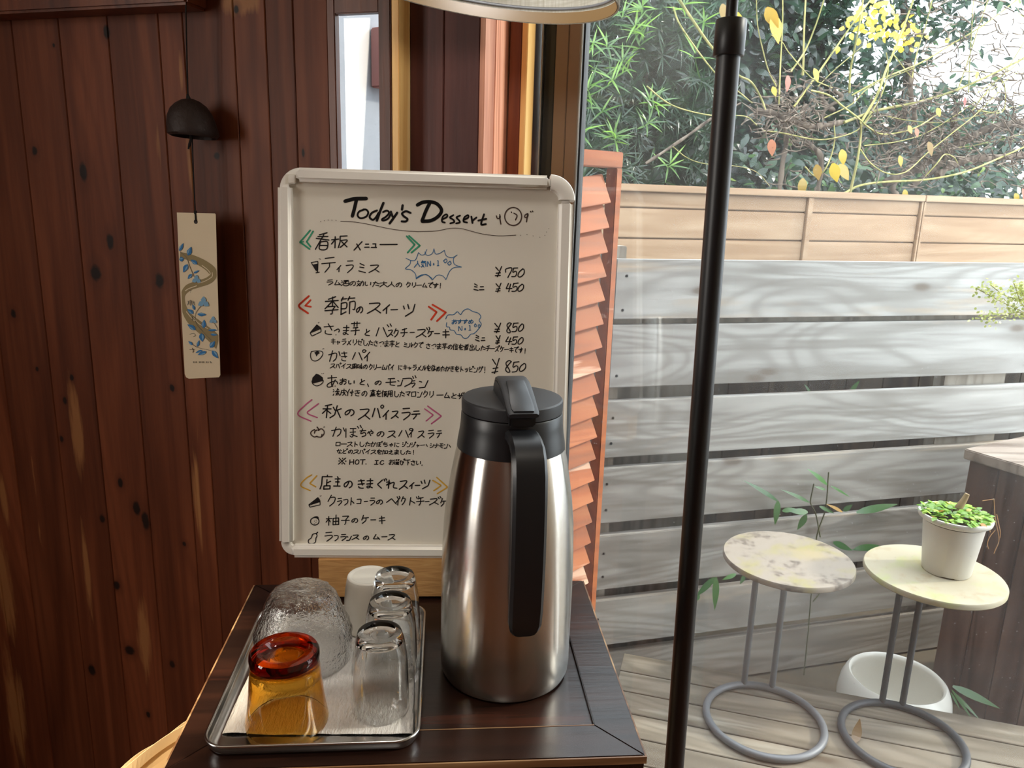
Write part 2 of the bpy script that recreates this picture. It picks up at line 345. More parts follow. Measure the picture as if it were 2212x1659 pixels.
# fibrous paper towel
_t = NT('fibrous_paper'); _n = _t.noise(_t.coord(.09, (1, .28, 1), 0), 320, 3, .6)
_t.set(Base_Color=_t.mix(_n, S(206, 202, 196), S(244, 242, 238)), Roughness=.6); _t.bump(_n, .9, .004); M['paper'] = _t.m
_t = NT('kraft_paper'); _n = _t.noise(_t.coord(tone=0), 9, 4)
_t.set(Base_Color=_t.mix(_n, S(222, 192, 142), S(240, 216, 172)), Roughness=.75); M['bag'] = _t.m
def translucent(name, c, tl=.4, rough=.6, weave=False, tones=None):
    t = NT(name); t.n.remove(t.b)
    if tones is not None:
        tone = t.N('ShaderNodeAttribute', _attribute_name='tone').outputs['Fac']; c = t.ramp(tone, tones)
    elif weave:
        v = t.coord(tone=0); a = t.noise(t.N('ShaderNodeVectorMath', _operation='MULTIPLY', i0=v, i1=(1, 1, .06)).outputs[0], 330, 2)
        b = t.noise(t.N('ShaderNodeVectorMath', _operation='MULTIPLY', i0=v, i1=(.06, .06, 1)).outputs[0], 330, 2)
        c = t.mix(t.math('MULTIPLY', a, b), (c[0]*.45, c[1]*.42, c[2]*.36, 1), (min(1, c[0]*1.5), min(1, c[1]*1.5), min(1, c[2]*1.5), 1))
    d = t.N('ShaderNodeBsdfDiffuse'); r = t.N('ShaderNodeBsdfTranslucent'); g = t.N('ShaderNodeBsdfGlossy', Roughness=rough*.6)
    for x in (d, r):
        if hasattr(c, 'is_output'): t.l.new(c, x.inputs[0])
        else: x.inputs[0].default_value = c
    mx = t.N('ShaderNodeMixShader', i0=tl, i1=d.outputs[0], i2=r.outputs[0])
    m2 = t.N('ShaderNodeMixShader', i0=.0 if weave else .06, i1=mx.outputs[0], i2=g.outputs[0]); t.l.new(m2.outputs[0], t.out.inputs[0]); return t.m
M['linen'] = translucent('linen_shade', S(236, 233, 222), .55, .8, True)
M['needle'] = translucent('podocarpus_leaf', None, .35, .5, False, [(0, S(24, 44, 32)), (.5, S(56, 90, 62)), (.8, S(92, 132, 62)), (1, S(140, 186, 66))])
M['broad'] = translucent('broad_leaf', None, .3, .4, False, [(0, S(20, 38, 30)), (.5, S(46, 76, 56)), (.8, S(92, 128, 76)), (1, S(164, 190, 96))])
M['autumn'] = translucent('autumn_leaf', None, .45, .5, False, [(0, S(150, 116, 72)), (.35, S(224, 190, 60)), (.7, S(238, 214, 90)), (.9, S(206, 136, 104)), (1, S(196, 104, 96))])
M['bamboo'] = translucent('bamboo_leaf', None, .35, .5, False, [(0, S(44, 84, 48)), (.6, S(84, 138, 62)), (1, S(190, 150, 84))])
M['sprout'] = translucent('potted_leaf', None, .35, .4, False, [(0, S(88, 136, 48)), (.6, S(146, 188, 78)), (.9, S(200, 220, 110)), (1, S(214, 150, 70))])
M['blossom'] = translucent('tiny_blossom', None, .3, .6, False, [(0, S(120, 140, 70)), (.6, S(196, 204, 120)), (1, S(236, 236, 170))])
def ink(name, c, rough=.4): return plain(name, c, rough)
M['inkblack'] = ink('black_marker', S(20, 18, 20)); M['inkgreen'] = ink('green_marker', S(52, 146, 112)); M['inkblue'] = ink('blue_marker', S(44, 104, 152))
M['inkred'] = ink('red_marker', S(204, 62, 34)); M['inkpink'] = ink('pink_marker', S(184, 88, 130)); M['inkyellow'] = ink('ochre_marker', S(206, 156, 44)); M['inkbrown'] = ink('brown_marker', S(70, 54, 48))
M['stripcard'] = plain('cream_card', S(222, 206, 176), .8, 0, .04, 20)
M['olive'] = ink('olive_print', S(146, 130, 92), .8); M['blueprint'] = ink('blue_print', S(50, 118, 176), .8); M['lightblue'] = ink('light_blue_print', S(120, 164, 196), .8); M['greyprint'] = ink('grey_print', S(120, 112, 96), .8)

# ================================================================== THE SETTING
UL, UR, WR, ZC = -1.55, 2.3, -3.15, 2.42    # room extents in the wall frame
WC, WB, WG = .034, .142, .230                  # depths: recessed planks, sash post, glass
U = lambda x, w=0.0: wu(x, 200, w)[0]
# planks of the back wall, real V-joints between boards
def planks(mb, us, w, thick, z0, z1, gap=.0009, ch=.0014, seed=1):
    rnd = random.Random(seed)
    for a, b in zip(us[:-1], us[1:]):
        t = rnd.random(); a2, b2 = a+gap/2, b-gap/2
        pts = [(a2, thick), (a2, ch), (a2+ch, 0), (b2-ch, 0), (b2, ch), (b2, thick)]
        vs = [wp(u, w+q, z) for z in (z0, z1) for u, q in pts]; n = 6
        mb.add(vs, [tuple(range(n))[::-1], tuple(range(n, 2*n))]+[(i, (i+1) % n, n+(i+1) % n, n+i) for i in range(n)], t)
u700 = lambda x: wu(x, 700, 0)[0]
seams = [u700(x) for x in (-6, 97, 190, 287, 388, 436, 537, 600, 655)]
step = .082; pre = [seams[0]-step*k for k in range(14, 0, -1) if seams[0]-step*k > UL-.05]; pre[0] = UL
ua = U(711); ub = U(729); uc = U(822); ud = U(848)
mb = MB(); planks(mb, pre+seams+[ua], 0, .03, 0, ZC, seed=5)
zs = wu(770, 30, 0)[1]
mb.wbox(ub, uc, 0, .03, 0, .80, .5); mb.wbox(UL, ud, .03, .05, 0, .8, .5); mb.wbox(UL, ua-.02, .03, .05, .8, ZC, .5)
structure(mb.build('wall_back', M['wall']))
# beam along the top left of the planks
zb0 = wu(40, 27, -.05)[1]; ubm = wu(402, 5, -.05)[0]
structure(MB().wbox(UL, ubm, -.05, -.001, zb0, zb0+.16, .3).build('trim_1', M['trim'], bevel=.004))
# casing round the slot window
t2 = MB(); t2.wbox(ua+.001, ub, -.004, .010, .8, ZC, .8); t2.wbox(ua+.001, ub, -.004, .05, 0, .8, .8); t2.wbox(uc, ud, -.006, WC+.03, 0, ZC, .15); t2.wbox(ub, uc, -.004, .010, zs, ZC, .3); t2.wbox(ub, uc, -.004, .05, .8, .86, .3)
structure(t2.build('trim_2', M['trim'], bevel=.0015))
w1 = MB(); w1.wbox(ua+.004, uc, .0105, .0145, .86, zs, .5)
structure(w1.build('window_1', M['pane']))
# honey pine lining on the return of the slot casing
structure(MB().wbox(ud+.0005, ud+.012, -.004, WC+.03, 0, ZC, .55).build('trim_3', M['pine'], bevel=.001))
# dark recessed boards
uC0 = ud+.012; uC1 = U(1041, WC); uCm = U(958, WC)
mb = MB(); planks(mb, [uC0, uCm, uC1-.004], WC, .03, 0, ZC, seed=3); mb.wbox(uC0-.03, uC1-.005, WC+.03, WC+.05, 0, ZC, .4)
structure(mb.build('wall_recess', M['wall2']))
# reddish pine jamb, its side turned to the daylight
uB0 = U(1098, WB)
t4 = MB(); t4.wbox(uC1-.004, uC1+.004, WC-.001, WC+.045, 0, ZC, .2); t4.wbox(uC1-.004, uC1+.004, WC+.0475, WB+.03, 0, ZC, .75)
structure(t4.build('trim_4', M['pinkwood'], bevel=.001))
structure(MB().wbox(uC1+.0045, uB0, WB+.01, WB+.03, 0, ZC, .1).build('trim_5', M['aludark']))
# sash post with a pale edge
uB1 = U(1132, WB)
structure(MB().wbox(uB0+.0005, uB1-.006, WB, WG+.03, 0, ZC, .4).build('trim_6', M['orangewood'], bevel=.001))
structure(MB().wbox(uB1-.0055, uB1+.004, WB-.001, WB+.042, 0, ZC, .7).build('trim_7', M['pine'], bevel=.001))
# aluminium sliding window
fr_ = lambda x: U(x, WG-.02)
wf = thing('window_2', wp(fr_(1200), WG, 1.2), None, None); structure(wf)
x0 = uB1+.0045
q = MB(); q.wbox(x0, fr_(1164), WG-.01, WG+.05, .05, ZC, .3); q.build('outer_frame', M['aludark'], wf, bevel=.001)
q = MB(); q.wbox(fr_(1164)+.0003, fr_(1167.5), WG-.014, WG+.03, .05, ZC, .5); q.build('edge_strip', M['silver'], wf)
q = MB(); q.wbox(fr_(1168)+.0005, fr_(1184), WG-.004, WG+.04, .05, ZC, .5); q.wbox(fr_(1184), fr_(1196)-.0005, WG-.016, WG+.04, .05, ZC, .5); q.build('track', M['aludark'], wf, bevel=.001)
q = MB(); q.wbox(fr_(1197.5), fr_(1225), WG-.022, WG+.03, .12, ZC-.06, .5); q.wbox(fr_(1225)+.0006, fr_(1250), WG-.022, WG+.03, .12, ZC-.06, .5)
uG = fr_(1250); q.wbox(UR-.05, UR, WG-.022, WG+.03, .12, ZC-.06, .5); q.wbox(fr_(1197.5), UR, WG-.022, WG+.03, ZC-.06, ZC, .5); q.wbox(fr_(1197.5), UR, WG-.022, WG+.03, .05, .12, .5)
q.build('sash_frame', M['alu'], wf, bevel=.0012)
q = MB(); q.wbox(uG+.0003, fr_(1253), WG-.018, WG+.02, .12, ZC-.06, .5); q.build('edge_strip', M['silver'], wf)
q = MB(); q.wbox(fr_(1253)+.0002, fr_(1257), WG-.012, WG+.02, .12, ZC-.06, .5); q.build('gasket', M['gasket'], wf)
q = MB(); q.wbox(fr_(1256), UR-.05, WG-.001, WG+.004, .12, ZC-.06, .5); q.build('glass_pane', M['pane'], wf)
# rest of the room
structure(MB().wbox(UL-.06, UR+.06, WR-.06, WG-.03, -.08, -.0003, .4).build('floor', M['floor']))
structure(MB().wbox(UL-.06, UR+.06, WR-.06, WG+.06, ZC, ZC+.08, .4).build('ceiling', M['plaster']))
structure(MB().wbox(UR, UR+.06, WR, WG+.06, 0, ZC, .4).build('wall_right', M['plaster']))
structure(MB().wbox(UL, UR, WR-.06, WR, 0, ZC, .4).build('wall_rear', M['wall']))
q = MB(); a, b = -2.42, -1.56
q.wbox(UL-.06, UL, WR, a, 0, ZC); q.wbox(UL-.06, UL, b, .05, 0, ZC); q.wbox(UL-.06, UL, a, b, 0, .85); q.wbox(UL-.06, UL, a, b, 2.15, ZC)
structure(q.build('wall_left', M['wall']))
q = MB(); q.wbox(UL-.05, UL-.01, a, b, .85, .9); q.wbox(UL-.05, UL-.01, a, b, 2.1, 2.15); q.wbox(UL-.05, UL-.01, a, a+.05, .9, 2.1); q.wbox(UL-.05, UL-.01, b-.05, b, .9, 2.1); q.wbox(UL-.05, UL-.01, -2.01, -1.97, .9, 2.1)
structure(q.build('window_3', M['alu']))
structure(MB().wbox(x0, UR, WB, WG+.08, 0, .05, .3).build('trim_8', M['aludark']))

# ------------------------------------------------------------------ outdoors: deck, earth, neighbour's wall
DZ = .05; DA = -TF; dd = np.array([math.cos(DA), math.sin(DA), 0]); dn = np.array([-math.sin(DA), math.cos(DA), 0])
dc = onz(1350, 1410, DZ)                    # back left corner of the deck
mb = MB(); rnd = random.Random(4); y = 0.0
gh = wp(0, WG+.085, 0); 
while y < 1.2:
    bw = .088; far = -y; near = -(y+bw)
    if (dc+near*dn-gh).dot(NW) < 0: break
    mb.box(dc, dd, dn, (0, 0, 1), (0.0+rnd.uniform(-.004, .004), near+.002, -.03), (4.2, far-.002, 0), rnd.random()); y += bw
structure(mb.build('deck', M['deck'], bevel=.0015, seg=1))
sub = MB(); 
for k in range(5): sub.box(dc, dd, dn, (0, 0, 1), (.02+k*.9, -y+.02, -.20), (.08+k*.9, -.02, -.031), .5)
structure(sub.build('deck_joists', M['plantercap']))
gz = -.27
structure(MB().add([(-3.5, 1.3, gz), (7, 1.3, gz), (9, 12, gz), (-4, 12, gz)], [(0, 1, 2, 3)]).build('ground', M['soil2'], fixn=False))
nwd = np.array([.80, -.60, 0]); nwa = np.array([.60, .80, 0]); pn = np.array([-.66, 2.0, 0])
structure(MB().box(pn, nwa, -nwd, (0, 0, 1), (-.6, 0, gz), (1.3, .12, 3.0)).build('wall_outside', M['stucco']))
pb = onpl(816, 120, pn+nwd*.03, nwd); zlo = onpl(816, 188, pn+nwd*.03, nwd)[2]; zhi = onpl(816, 58, pn+nwd*.03, nwd)[2]
t = setp(MB().box((pb[0], pb[1], 0), nwa, nwd, (0, 0, 1), (-.002, -.028, zlo), (.10, .02, zhi), .5).build('brick_ledge', M['brick'], bevel=.004), 'dull red block on the white outside wall, seen through the slot window', 'brick')

# ================================================================== OUTDOORS: THINGS
# grey slatted fence
fd = np.array([math.cos(TF), math.sin(TF), 0]); fn = np.array([-math.sin(TF), math.cos(TF), 0])
F0 = np.array([.285, 2.183, 0]); EZ0 = np.array([0, 0, 1.0])
fz = lambda x, y: onpl(x, y, F0, fn)[2]
fs_ = lambda x, y: (onpl(x, y, F0, fn)-F0).dot(fd)
fence = thing('slat_fence', F0, 'weathered grey fence of wide horizontal boards behind the deck', 'fence')
rows = [(1337, 560, 1321, 690), (1321, 703, 1317, 838), (1308, 868, 1302, 990), (1298, 1013, 1290, 1132), (1288, 1160, 1283, 1276), (1280, 1300, 1276, 1398)]
rnd = random.Random(11)
for k, (xa, ya, xb, yb) in enumerate(rows):
    zt, zb = fz(xa, ya), fz(xb, yb); s0 = fs_((xa+xb)/2, (ya+yb)/2)
    MB().box(F0, fd, fn, (0, 0, 1), (s0, 0, zb), (2.35+.03*(k % 2), .028, zt), .80-.125*k+.02*rnd.random()).build('board', M['grey'], fence, bevel=.002)  # lower boards darker: weathering, plus weaker sky light put into the tone
MB().box(F0, fd, fn, (0, 0, 1), (-.01, 0, -.262), (2.35, .028, -.105), .0).build('board', M['grey'], fence, bevel=.002)
for s0, wdt in ((-.022, .062), (1.225, .26), (2.2, .07)):
    ztop = fz(1335, 533) if s0 < 0 else 1.13
    MB().box(F0, fd, fn, (0, 0, 1), (s0, .029, gz), (s0+wdt, .075, ztop), .3).build('post', M['greypost'], fence, bevel=.002)
MB().box(F0, fd, fn, (0, 0, 1), (-.01, .03, .93), (2.3, .06, .998), .1).build('rail', M['greypost'], fence, bevel=.002)
MB().box(F0, fd, fn, (0, 0, 1), (.045, .08, gz), (.33, .10, .92), .0).build('side_panel', M['greypost'], fence, bevel=.002)
q = MB()
for xa, ya in ((1354, 596), (1345, 670), (1332, 812), (1324, 903), (1320, 958), (1311, 1046), (1309, 1102), (1304, 1196), (1302, 1246), (1291, 1338)):
    pq = onpl(xa, ya, F0, fn)-fn*.0005; MB().lathe([(0, -.0008), (.0042, -.0004), (.0042, .001), (0, .001)], pq, 10, np.stack([fd, EZ0, fn], 1)).build('screw', M['gasket'], fence)
# second close-boarded screen of dark boards further back, behind the gaps of the slats
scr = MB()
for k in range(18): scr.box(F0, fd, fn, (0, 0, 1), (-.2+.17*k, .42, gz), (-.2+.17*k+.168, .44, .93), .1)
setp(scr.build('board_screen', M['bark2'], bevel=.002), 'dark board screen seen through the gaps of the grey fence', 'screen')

# wood-look privacy fence beyond
TT = math.radians(18); td = np.array([math.cos(TT), math.sin(TT), 0]); tn = np.array([-math.sin(TT), math.cos(TT), 0]); T0 = np.array([.5, 3.6, 0])
tz = lambda x, y: onpl(x, y, T0, tn)[2]; ts = lambda x, y: (onpl(x, y, T0, tn)-T0).dot(td)
tan = thing('privacy_fence', T0, 'tan wood-look panel fence standing behind the grey slat fence', 'fence')
ztop, zcap = 1.385, 1.352
z1, z2 = tz(1325, 447), tz(1325, 514)
sa, sb = ts(1745, 470), ts(1985, 480)
edges = [-.9, sa-.016, sb-.012, 4.6]
rowz = [(z1+.002, zcap)]+[(z2+.002-k*(z1-z2), z1-.003-k*(z1-z2)) for k in range(9)]
MB().box(T0, td, tn, (0, 0, 1), (-.88, .0215, gz), (4.56, .03, zcap-.002), .3).build('backing_panel', M['tan'], tan)
for e0, e1 in zip(edges[:-1], edges[1:]):
    for zb, zt in rowz:
        MB().box(T0, td, tn, (0, 0, 1), (e0+.032, 0, zb), (e1, .02, zt), rnd.random()).build('slat', M['tan'], tan, bevel=.004)
for s0, wd_ in ((sa-.016, .03), (sb-.012, .013), (sb+.004, .014), (-.9, .03), (4.57, .03)):
    MB().box(T0, td, tn, (0, 0, 1), (s0, -.014, gz), (s0+wd_, .04, zcap), .4).build('post', M['tan'], tan, bevel=.002)
for e0, e1 in ((-.9, sb+.003), (sb+.006, 4.6)):
    MB().box(T0, td, tn, (0, 0, 1), (e0, -.02, zcap+.001), (e1, .045, ztop), .6).build('cap_rail', M['tan'], tan, bevel=.003)

# orange louvred shutter outside the window
LA = math.radians(36); ld = np.array([math.cos(LA), math.sin(LA), 0]); ln = np.array([math.sin(LA), -math.cos(LA), 0]); L0 = at(1324, 328, 1.75); L0[2] = 0
lz = lambda x, y: onpl(x, y, L0, ln)[2]
ztop_l = lz(1300, 327)
lou = thing('louvred_shutter', (L0[0], L0[1], DZ), 'orange louvred wooden shutter panel outside, beside the window frame', 'shutter')
LW = .42
tiltv = np.array([0, 0, 1.0])
MB().box(L0, ld, ln, (0, 0, 1), (-.006, -.012, DZ), (.012, .022, ztop_l-.034), .6).build('stile', M['louvre'], lou, bevel=.002)
MB().box(L0, ld, ln, (0, 0, 1), (-LW, -.012, DZ), (-LW+.03, .022, ztop_l-.034), .6).build('stile', M['louvre'], lou, bevel=.002)
MB().box(L0, ld, ln, (0, 0, 1), (-LW, -.012, ztop_l-.0335), (.012, .022, ztop_l), .6).build('top_rail', M['louvre'], lou, bevel=.002)
MB().box(L0, ld, ln, (0, 0, 1), (-LW+.031, -.012, DZ), (-.007, .022, DZ+.06), .6).build('bottom_rail', M['louvre'], lou, bevel=.002)
z = ztop_l-.040; pitch = .0535; k = 0
while z-pitch*1.25 > DZ+.05:
    # each blade: tilted board, lower edge forward, end cut slightly askew
    a0 = np.array([-LW+.032, -.006, z-.02]); up0 = np.array([-.007, -.010, z])
    c = []
    sk = .0 
    P = lambda s_, d_, z_: L0+ld*s_+ln*d_+np.array([0, 0, z_+s_*.15])
    r1, r0 = -.0285, -.018
    th = .009
    lowz, topz = z-pitch*1.20, z-.002
    MB().hexa([P(-LW+.032, .022, lowz), P(r0+.002, .022, lowz), P(r0+.002, .022-th, lowz-.002), P(-LW+.032, .022-th, lowz-.002),
               P(-LW+.032, .002, topz), P(r1, .002, topz), P(r1, .002-th, topz-.004), P(-LW+.032, .002-th, topz-.004)], rnd.random()).build('louvre_blade', M['louvre'], lou, bevel=.0012)
    z -= pitch; k += 1

def leaf(mb, p, d, n, L, Wd, tone, curl=.2, seg=3, shape=1.0):
    d = d/(np.linalg.norm(d)+1e-9); s = np.cross(d, n); s /= np.linalg.norm(s)+1e-9; n2 = np.cross(s, d)
    vs = []
    for i in range(seg+1):
        t = i/seg; w = Wd*.5*(math.sin(PI*min(1, (t*.94+.04))**shape)); c = p+d*L*t-n2*curl*L*t*t
        vs += [c-s*w, c+n2*w*.25*0, c+s*w] if False else [c-s*w, c+s*w]
    mb.add(vs, [(2*i, 2*i+1, 2*i+3, 2*i+2) for i in range(seg)], tone)

# two small round-topped garden tables with hoop feet
def garden_table(px_leg1, px_leg2, px_seat, px_ring, label, metal, topmat, inset=0.0):
    b1 = onz(*px_leg1, DZ+.011); b2 = onz(*px_leg2, DZ+.011); sh = lambda b: b+inset*np.array([(onz(*px_seat[0], .392)+onz(*px_seat[1], .392))[0]/2-b[0], (onz(*px_seat[0], .392)+onz(*px_seat[1], .392))[1]/2-b[1], 0]); b1, b2 = sh(b1), sh(b2)
    e_ = [onz(*p, DZ+.011) for p in px_ring]; e_ = [p+(q-p)/np.linalg.norm(q-p)*.009 for p, q in ((e_[0], e_[1]), (e_[1], e_[0]))]+[b1, b2]
    sol = np.linalg.lstsq(np.array([[2*p[0], 2*p[1], 1] for p in e_]), np.array([p[0]**2+p[1]**2 for p in e_]), rcond=None)[0]
    rc = np.array([sol[0], sol[1], DZ]); rr = math.sqrt(sol[2]+sol[0]**2+sol[1]**2)
    t = thing('garden_table', (rc[0], rc[1], DZ), label, 'side table', 'round garden side tables')
    zs = .392
    sc = (onz(*px_seat[0], zs)+onz(*px_seat[1], zs))/2; sr = np.linalg.norm(onz(*px_seat[0], zs)-onz(*px_seat[1], zs))/2
    q = MB(); q.lathe([(0, zs-.016), (sr-.003, zs-.016), (sr, zs-.013), (sr, zs-.003), (sr-.002, zs), (0, zs)], sc*[1, 1, 0], 72); q.build('table_top', topmat, t, smooth=40)
    ring = [rc+np.array([math.cos(a)*rr, math.sin(a)*rr, 0]) for a in np.linspace(0, 2*PI, 64, endpoint=False)]
    q = MB(); q.tube([(p[0], p[1], DZ+.0095) for p in ring], .0092, 12, closed=True); q.build('hoop_foot', metal, t, smooth=50)
    for b in (b1, b2):
        v = b[:2]
        q = MB(); q.tube([(v[0], v[1], DZ+.012), (v[0], v[1], zs-.017)], .0078, 12); q.build('leg', metal, t, smooth=50)
    return t, sc, zs
def stained_top(name, base, moss, dark, amt):
    t = NT(name); v = t.coord(tone=0); n = t.noise(v, 9, 5, .65, .5); n2 = t.noise(v, 22, 5, .7); n3 = t.noise(v, 5, 3)
    c = t.mix(t.fmap(n, .5, .68), base, moss); c = t.mix(t.math('MULTIPLY', t.fmap(n2, .52, .66), amt), c, dark); c = t.mix(t.fmap(n3, .58, .7), c, (base[0]*1.15, base[1]*1.1, base[2]*.8, 1))
    t.set(Base_Color=c, Roughness=.7); t.bump(n2, .2); return t.m
M['top1'] = stained_top('mossy_stained_top', S(160, 148, 134), S(158, 148, 98), S(96, 84, 74), .9)
M['top2'] = stained_top('pale_stained_top', S(182, 172, 148), S(174, 176, 122), S(160, 132, 90), .4)
g1, s1, zs1 = garden_table((1607, 1478), (1667.5, 1486), [(1566, 1172), (1850, 1238)], [(1520, 1545), (1788, 1600)], 'round garden table with an empty, heavily stained top on pale grey legs', M['greymetal'], M['top1'])
g2, s2, zs2 = garden_table((1882, 1530), (1940, 1540), [(1866, 1200), (2181, 1275)], [(1812, 1575), (2098, 1640)], 'round garden table with dark legs that carries the white flower pot', M['darkmetal'], M['top2'], .24)

dl = onz(1846, 1604, DZ+.003)
q = MB(); rg = np.random.default_rng(4)
leaf(q, dl, np.array([.5, .75, .28]), np.array([-.3, -.4, 1]), .052, .022, .02, -.5, 6, .8)
setp(q.build('dry_leaf', M['autumn'], org=dl, fixn=False), 'small curled dry brown leaf lying on the deck boards inside the dark hoop foot', 'leaf')

# white flower pot with low green leaves and a cut stub
pc = onz(2043, 1232, zs2); pc[2] = 0
h = .158
pot = thing('flower_pot', (pc[0], pc[1], zs2), 'white plastic flower pot with bright green leaves on a garden table', 'potted plant')
q = MB(); notch = lambda r, z, a: (r, z+max(0, .012*math.cos(4*(a+2.0))-.004) if z < .001 else z)
q.lathe([(.048, 0), (.0555, 0), (.058, .004), (.0725, h-.018), (.078, h-.017), (.085, h-.012), (.0865, h-.004), (.085, h), (.080, h), (.0775, h-.006), (.070, h-.02), (.055, .012), (.048, .008)], (pc[0], pc[1], zs2+.0005), 64, fn=notch, close=True)
q.build('pot_body', M['potwhite'], pot, smooth=50)
q = MB(); q.lathe([(0, h-.012), (.0745, h-.012), (.073, h-.02), (0, h-.022)], (pc[0], pc[1], zs2), 40); q.build('soil', M['soil'], pot)
sb = np.array([pc[0]+.010, pc[1]+.012, zs2+h-.015])
q = MB(); q.tube(catmull([sb, sb+[.002, 0, .025], sb+[.012, 0, .048], sb+[.018, 0, .066]], 5), np.linspace(.012, .006, 16), 10); q.build('cut_stem', M['stub'], pot, smooth=60)
rg = np.random.default_rng(5)
q = MB()
for k in range(330):
    a = rg.uniform(0, 2*PI); r = .076*math.sqrt(rg.random()); p = np.array([pc[0]+r*math.cos(a), pc[1]+r*math.sin(a), zs2+h-.008+rg.uniform(0, .012)+.014*(1-r/.08)])
    a2 = a+rg.normal()*1.0; d = np.array([math.cos(a2), math.sin(a2), rg.uniform(-.1, .5)])
    leaf(q, p, d, np.array([rg.normal()*.3, rg.normal()*.3, 1]), rg.uniform(.013, .022), rg.uniform(.010, .016), float(np.clip(rg.normal(.55, .22), 0, .95)) if k % 60 else 1.0, .25, 4, .8)
setp(q.build('leaves', M['sprout'], pot, fixn=False), kind='stuff')
q = MB()
def at_r(x, y): return onpl(x, y, pc, [0, 1, 0])
for pts in ([(2147, 1078), (2150, 1120), (2158, 1165), (2150, 1188), (2147, 1196)], [(2153, 1111), (2158, 1135), (2161, 1150), (2160, 1162)], [(2150, 1145), (2138, 1160), (2133, 1175), (2136, 1186)], [(2136, 1128), (2139, 1150)], [(2122, 1082), (2147, 1078)]):
    q.tube(catmull([at_r(*p) for p in pts], 4), .0009, 5)
q.build('dry_stalks', M['straw'], pot)

# glossy white planter bowl on the earth
BH = .225; bc = onz(1937, 1462, gz+BH); bc[2] = 0
R_ = np.linalg.norm(onz(1815, 1452, gz+BH-.07)-onz(2057, 1502, gz+BH-.07))/2
q = MB(); q.lathe([(0, .014), (R_*.5, .014), (R_*.72, .05), (R_*.84, .11), (R_*.85, .16), (R_*.80, .198), (R_*.785, .212), (R_*.80, .222), (R_*.835, .225), (R_*.89, .217), (R_*.96, .19), (R_, .15), (R_*.985, .10), (R_*.88, .04), (R_*.72, .006), (R_*.62, 0), (0, 0)], (bc[0], bc[1], gz), 72)
setp(q.build('planter_bowl', M['ceramic'], smooth=60, org=(bc[0], bc[1], gz)), 'empty glossy white round planter bowl on the ground behind the hoop feet', 'planter')

# brown planter box of upright boards with a grey cap
P0 = at(2096, 985, 2.30); pd = np.array([.49, -.87, 0]); pd /= np.linalg.norm(pd); pn_ = np.array([pd[1], -pd[0], 0]); pn_ = pn_ if pn_[0] < 0 else -pn_
P0b = P0.copy(); P0b[2] = 0; ztp = P0[2]
box = thing('planter_box', (P0[0], P0[1], gz), 'brown planter box of upright boards with a thick grey cap', 'planter')
for k in range(7):
    MB().box(P0b, pd, pn_, (0, 0, 1), (k*.092+.0015, -.024, gz), (k*.092+.0905, 0, ztp-.012), rnd.random()).build('board', M['planter'], box, bevel=.002)
for k in range(4):
    MB().box(P0b, pn_, pd, (0, 0, 1), (-.026-(k+1)*.092+.0015, 0, gz), (-.026-k*.092-.0005, .024, ztp-.012), rnd.random()).build('board', M['planter'], box, bevel=.002)
MB().box(P0b, pd, pn_, (0, 0, 1), (-.014, -.42, ztp-.011), (.70, .014, ztp+.022), .5).build('cap', M['plantercap'], box, bevel=.003)

# bamboo growing along the fence
fo = lambda x, y, off=-.03: onpl(x, y, F0+fn*off, fn)
def bamboo(label, stems, leaves, group='bamboo shoots by the grey fence', off=-.03):
    b = fo(*stems[0][0], off) if stems else fo(*leaves[0][:2], off)
    t = thing('bamboo_shoot', b, label, 'bamboo', group)
    q = MB()
    for pts in stems: q.tube(catmull([fo(x, y, off) for x, y in pts], 4), .0022, 6)
    if stems: q.build('stem', M['bstem'], t, smooth=60)
    q = MB()
    for (x0, y0, x1, y1, w, tone) in leaves:
        p, e = fo(x0, y0, off-.004), fo(x1, y1, off-.012); d = e-p; L = np.linalg.norm(d)
        leaf(q, p, d, -fn*.8+np.array([0, 0, .6]), L, w, tone, .12, 6, .75)
    q.build('leaves', M['bamboo'], t, fixn=False)
bamboo('tall thin bamboo with drooping leaves behind the stained garden table', [[(1733, 1490), (1745, 1370), (1754, 1265), (1764, 1160), (1783, 1100), (1790, 1020)], [(1772, 1160), (1762, 1110), (1752, 1090), (1751, 1080), (1758, 1045)], [(1756, 1300), (1768, 1285), (1776, 1272)]],
       [(1787, 1047, 1751, 1012, .018, .45), (1783, 1058, 1762, 1050, .010, .3), (1795, 1050, 1842, 1073, .010, .35), (1748, 1085, 1695, 1056, .013, .2), (1680, 1082, 1615, 1036, .016, .1), (1680, 1082, 1678, 1136, .026, .4), (1690, 1104, 1720, 1098, .016, .35), (1745, 1106, 1708, 1103, .022, .3), (1742, 1112, 1724, 1145, .022, .3), (1770, 1094, 1806, 1108, .014, .2), (1820, 1106, 1790, 1088, .012, 1.0)])
bamboo('single bamboo spray poking between boards beside the black lamp pole', [], [(1502+8, 1284, 1502, 1300, .016, .3), (1543, 1248, 1504, 1290, .020, .3), (1546, 1247, 1549, 1322, .026, .45), (1590, 1240, 1562, 1252, .014, .5), (1608, 1243, 1600, 1262, .014, .2)])
bamboo('flat bamboo leaves lying in the gap right of the thin stems', [], [(1850, 1107, 1946, 1086, .026, .25), (1822, 1104, 1842, 1090, .016, .2), (1900, 1181, 1845, 1186, .022, .3), (1800, 1172, 1846, 1188, .024, .2), (1846, 1186, 1902, 1176, .02, .3)], off=-.012)
bamboo('two bamboo leaf tips showing in the dark gap near the top boards', [], [(1752, 852, 1741, 830, .012, .3), (1836, 847, 1858, 822, .014, .35)], off=.06)
gl_ = thing('bamboo_shoot', onz(2062, 1500, gz), 'long green blades on the ground by the brown planter box', 'bamboo', 'bamboo shoots by the grey fence')
q = MB()
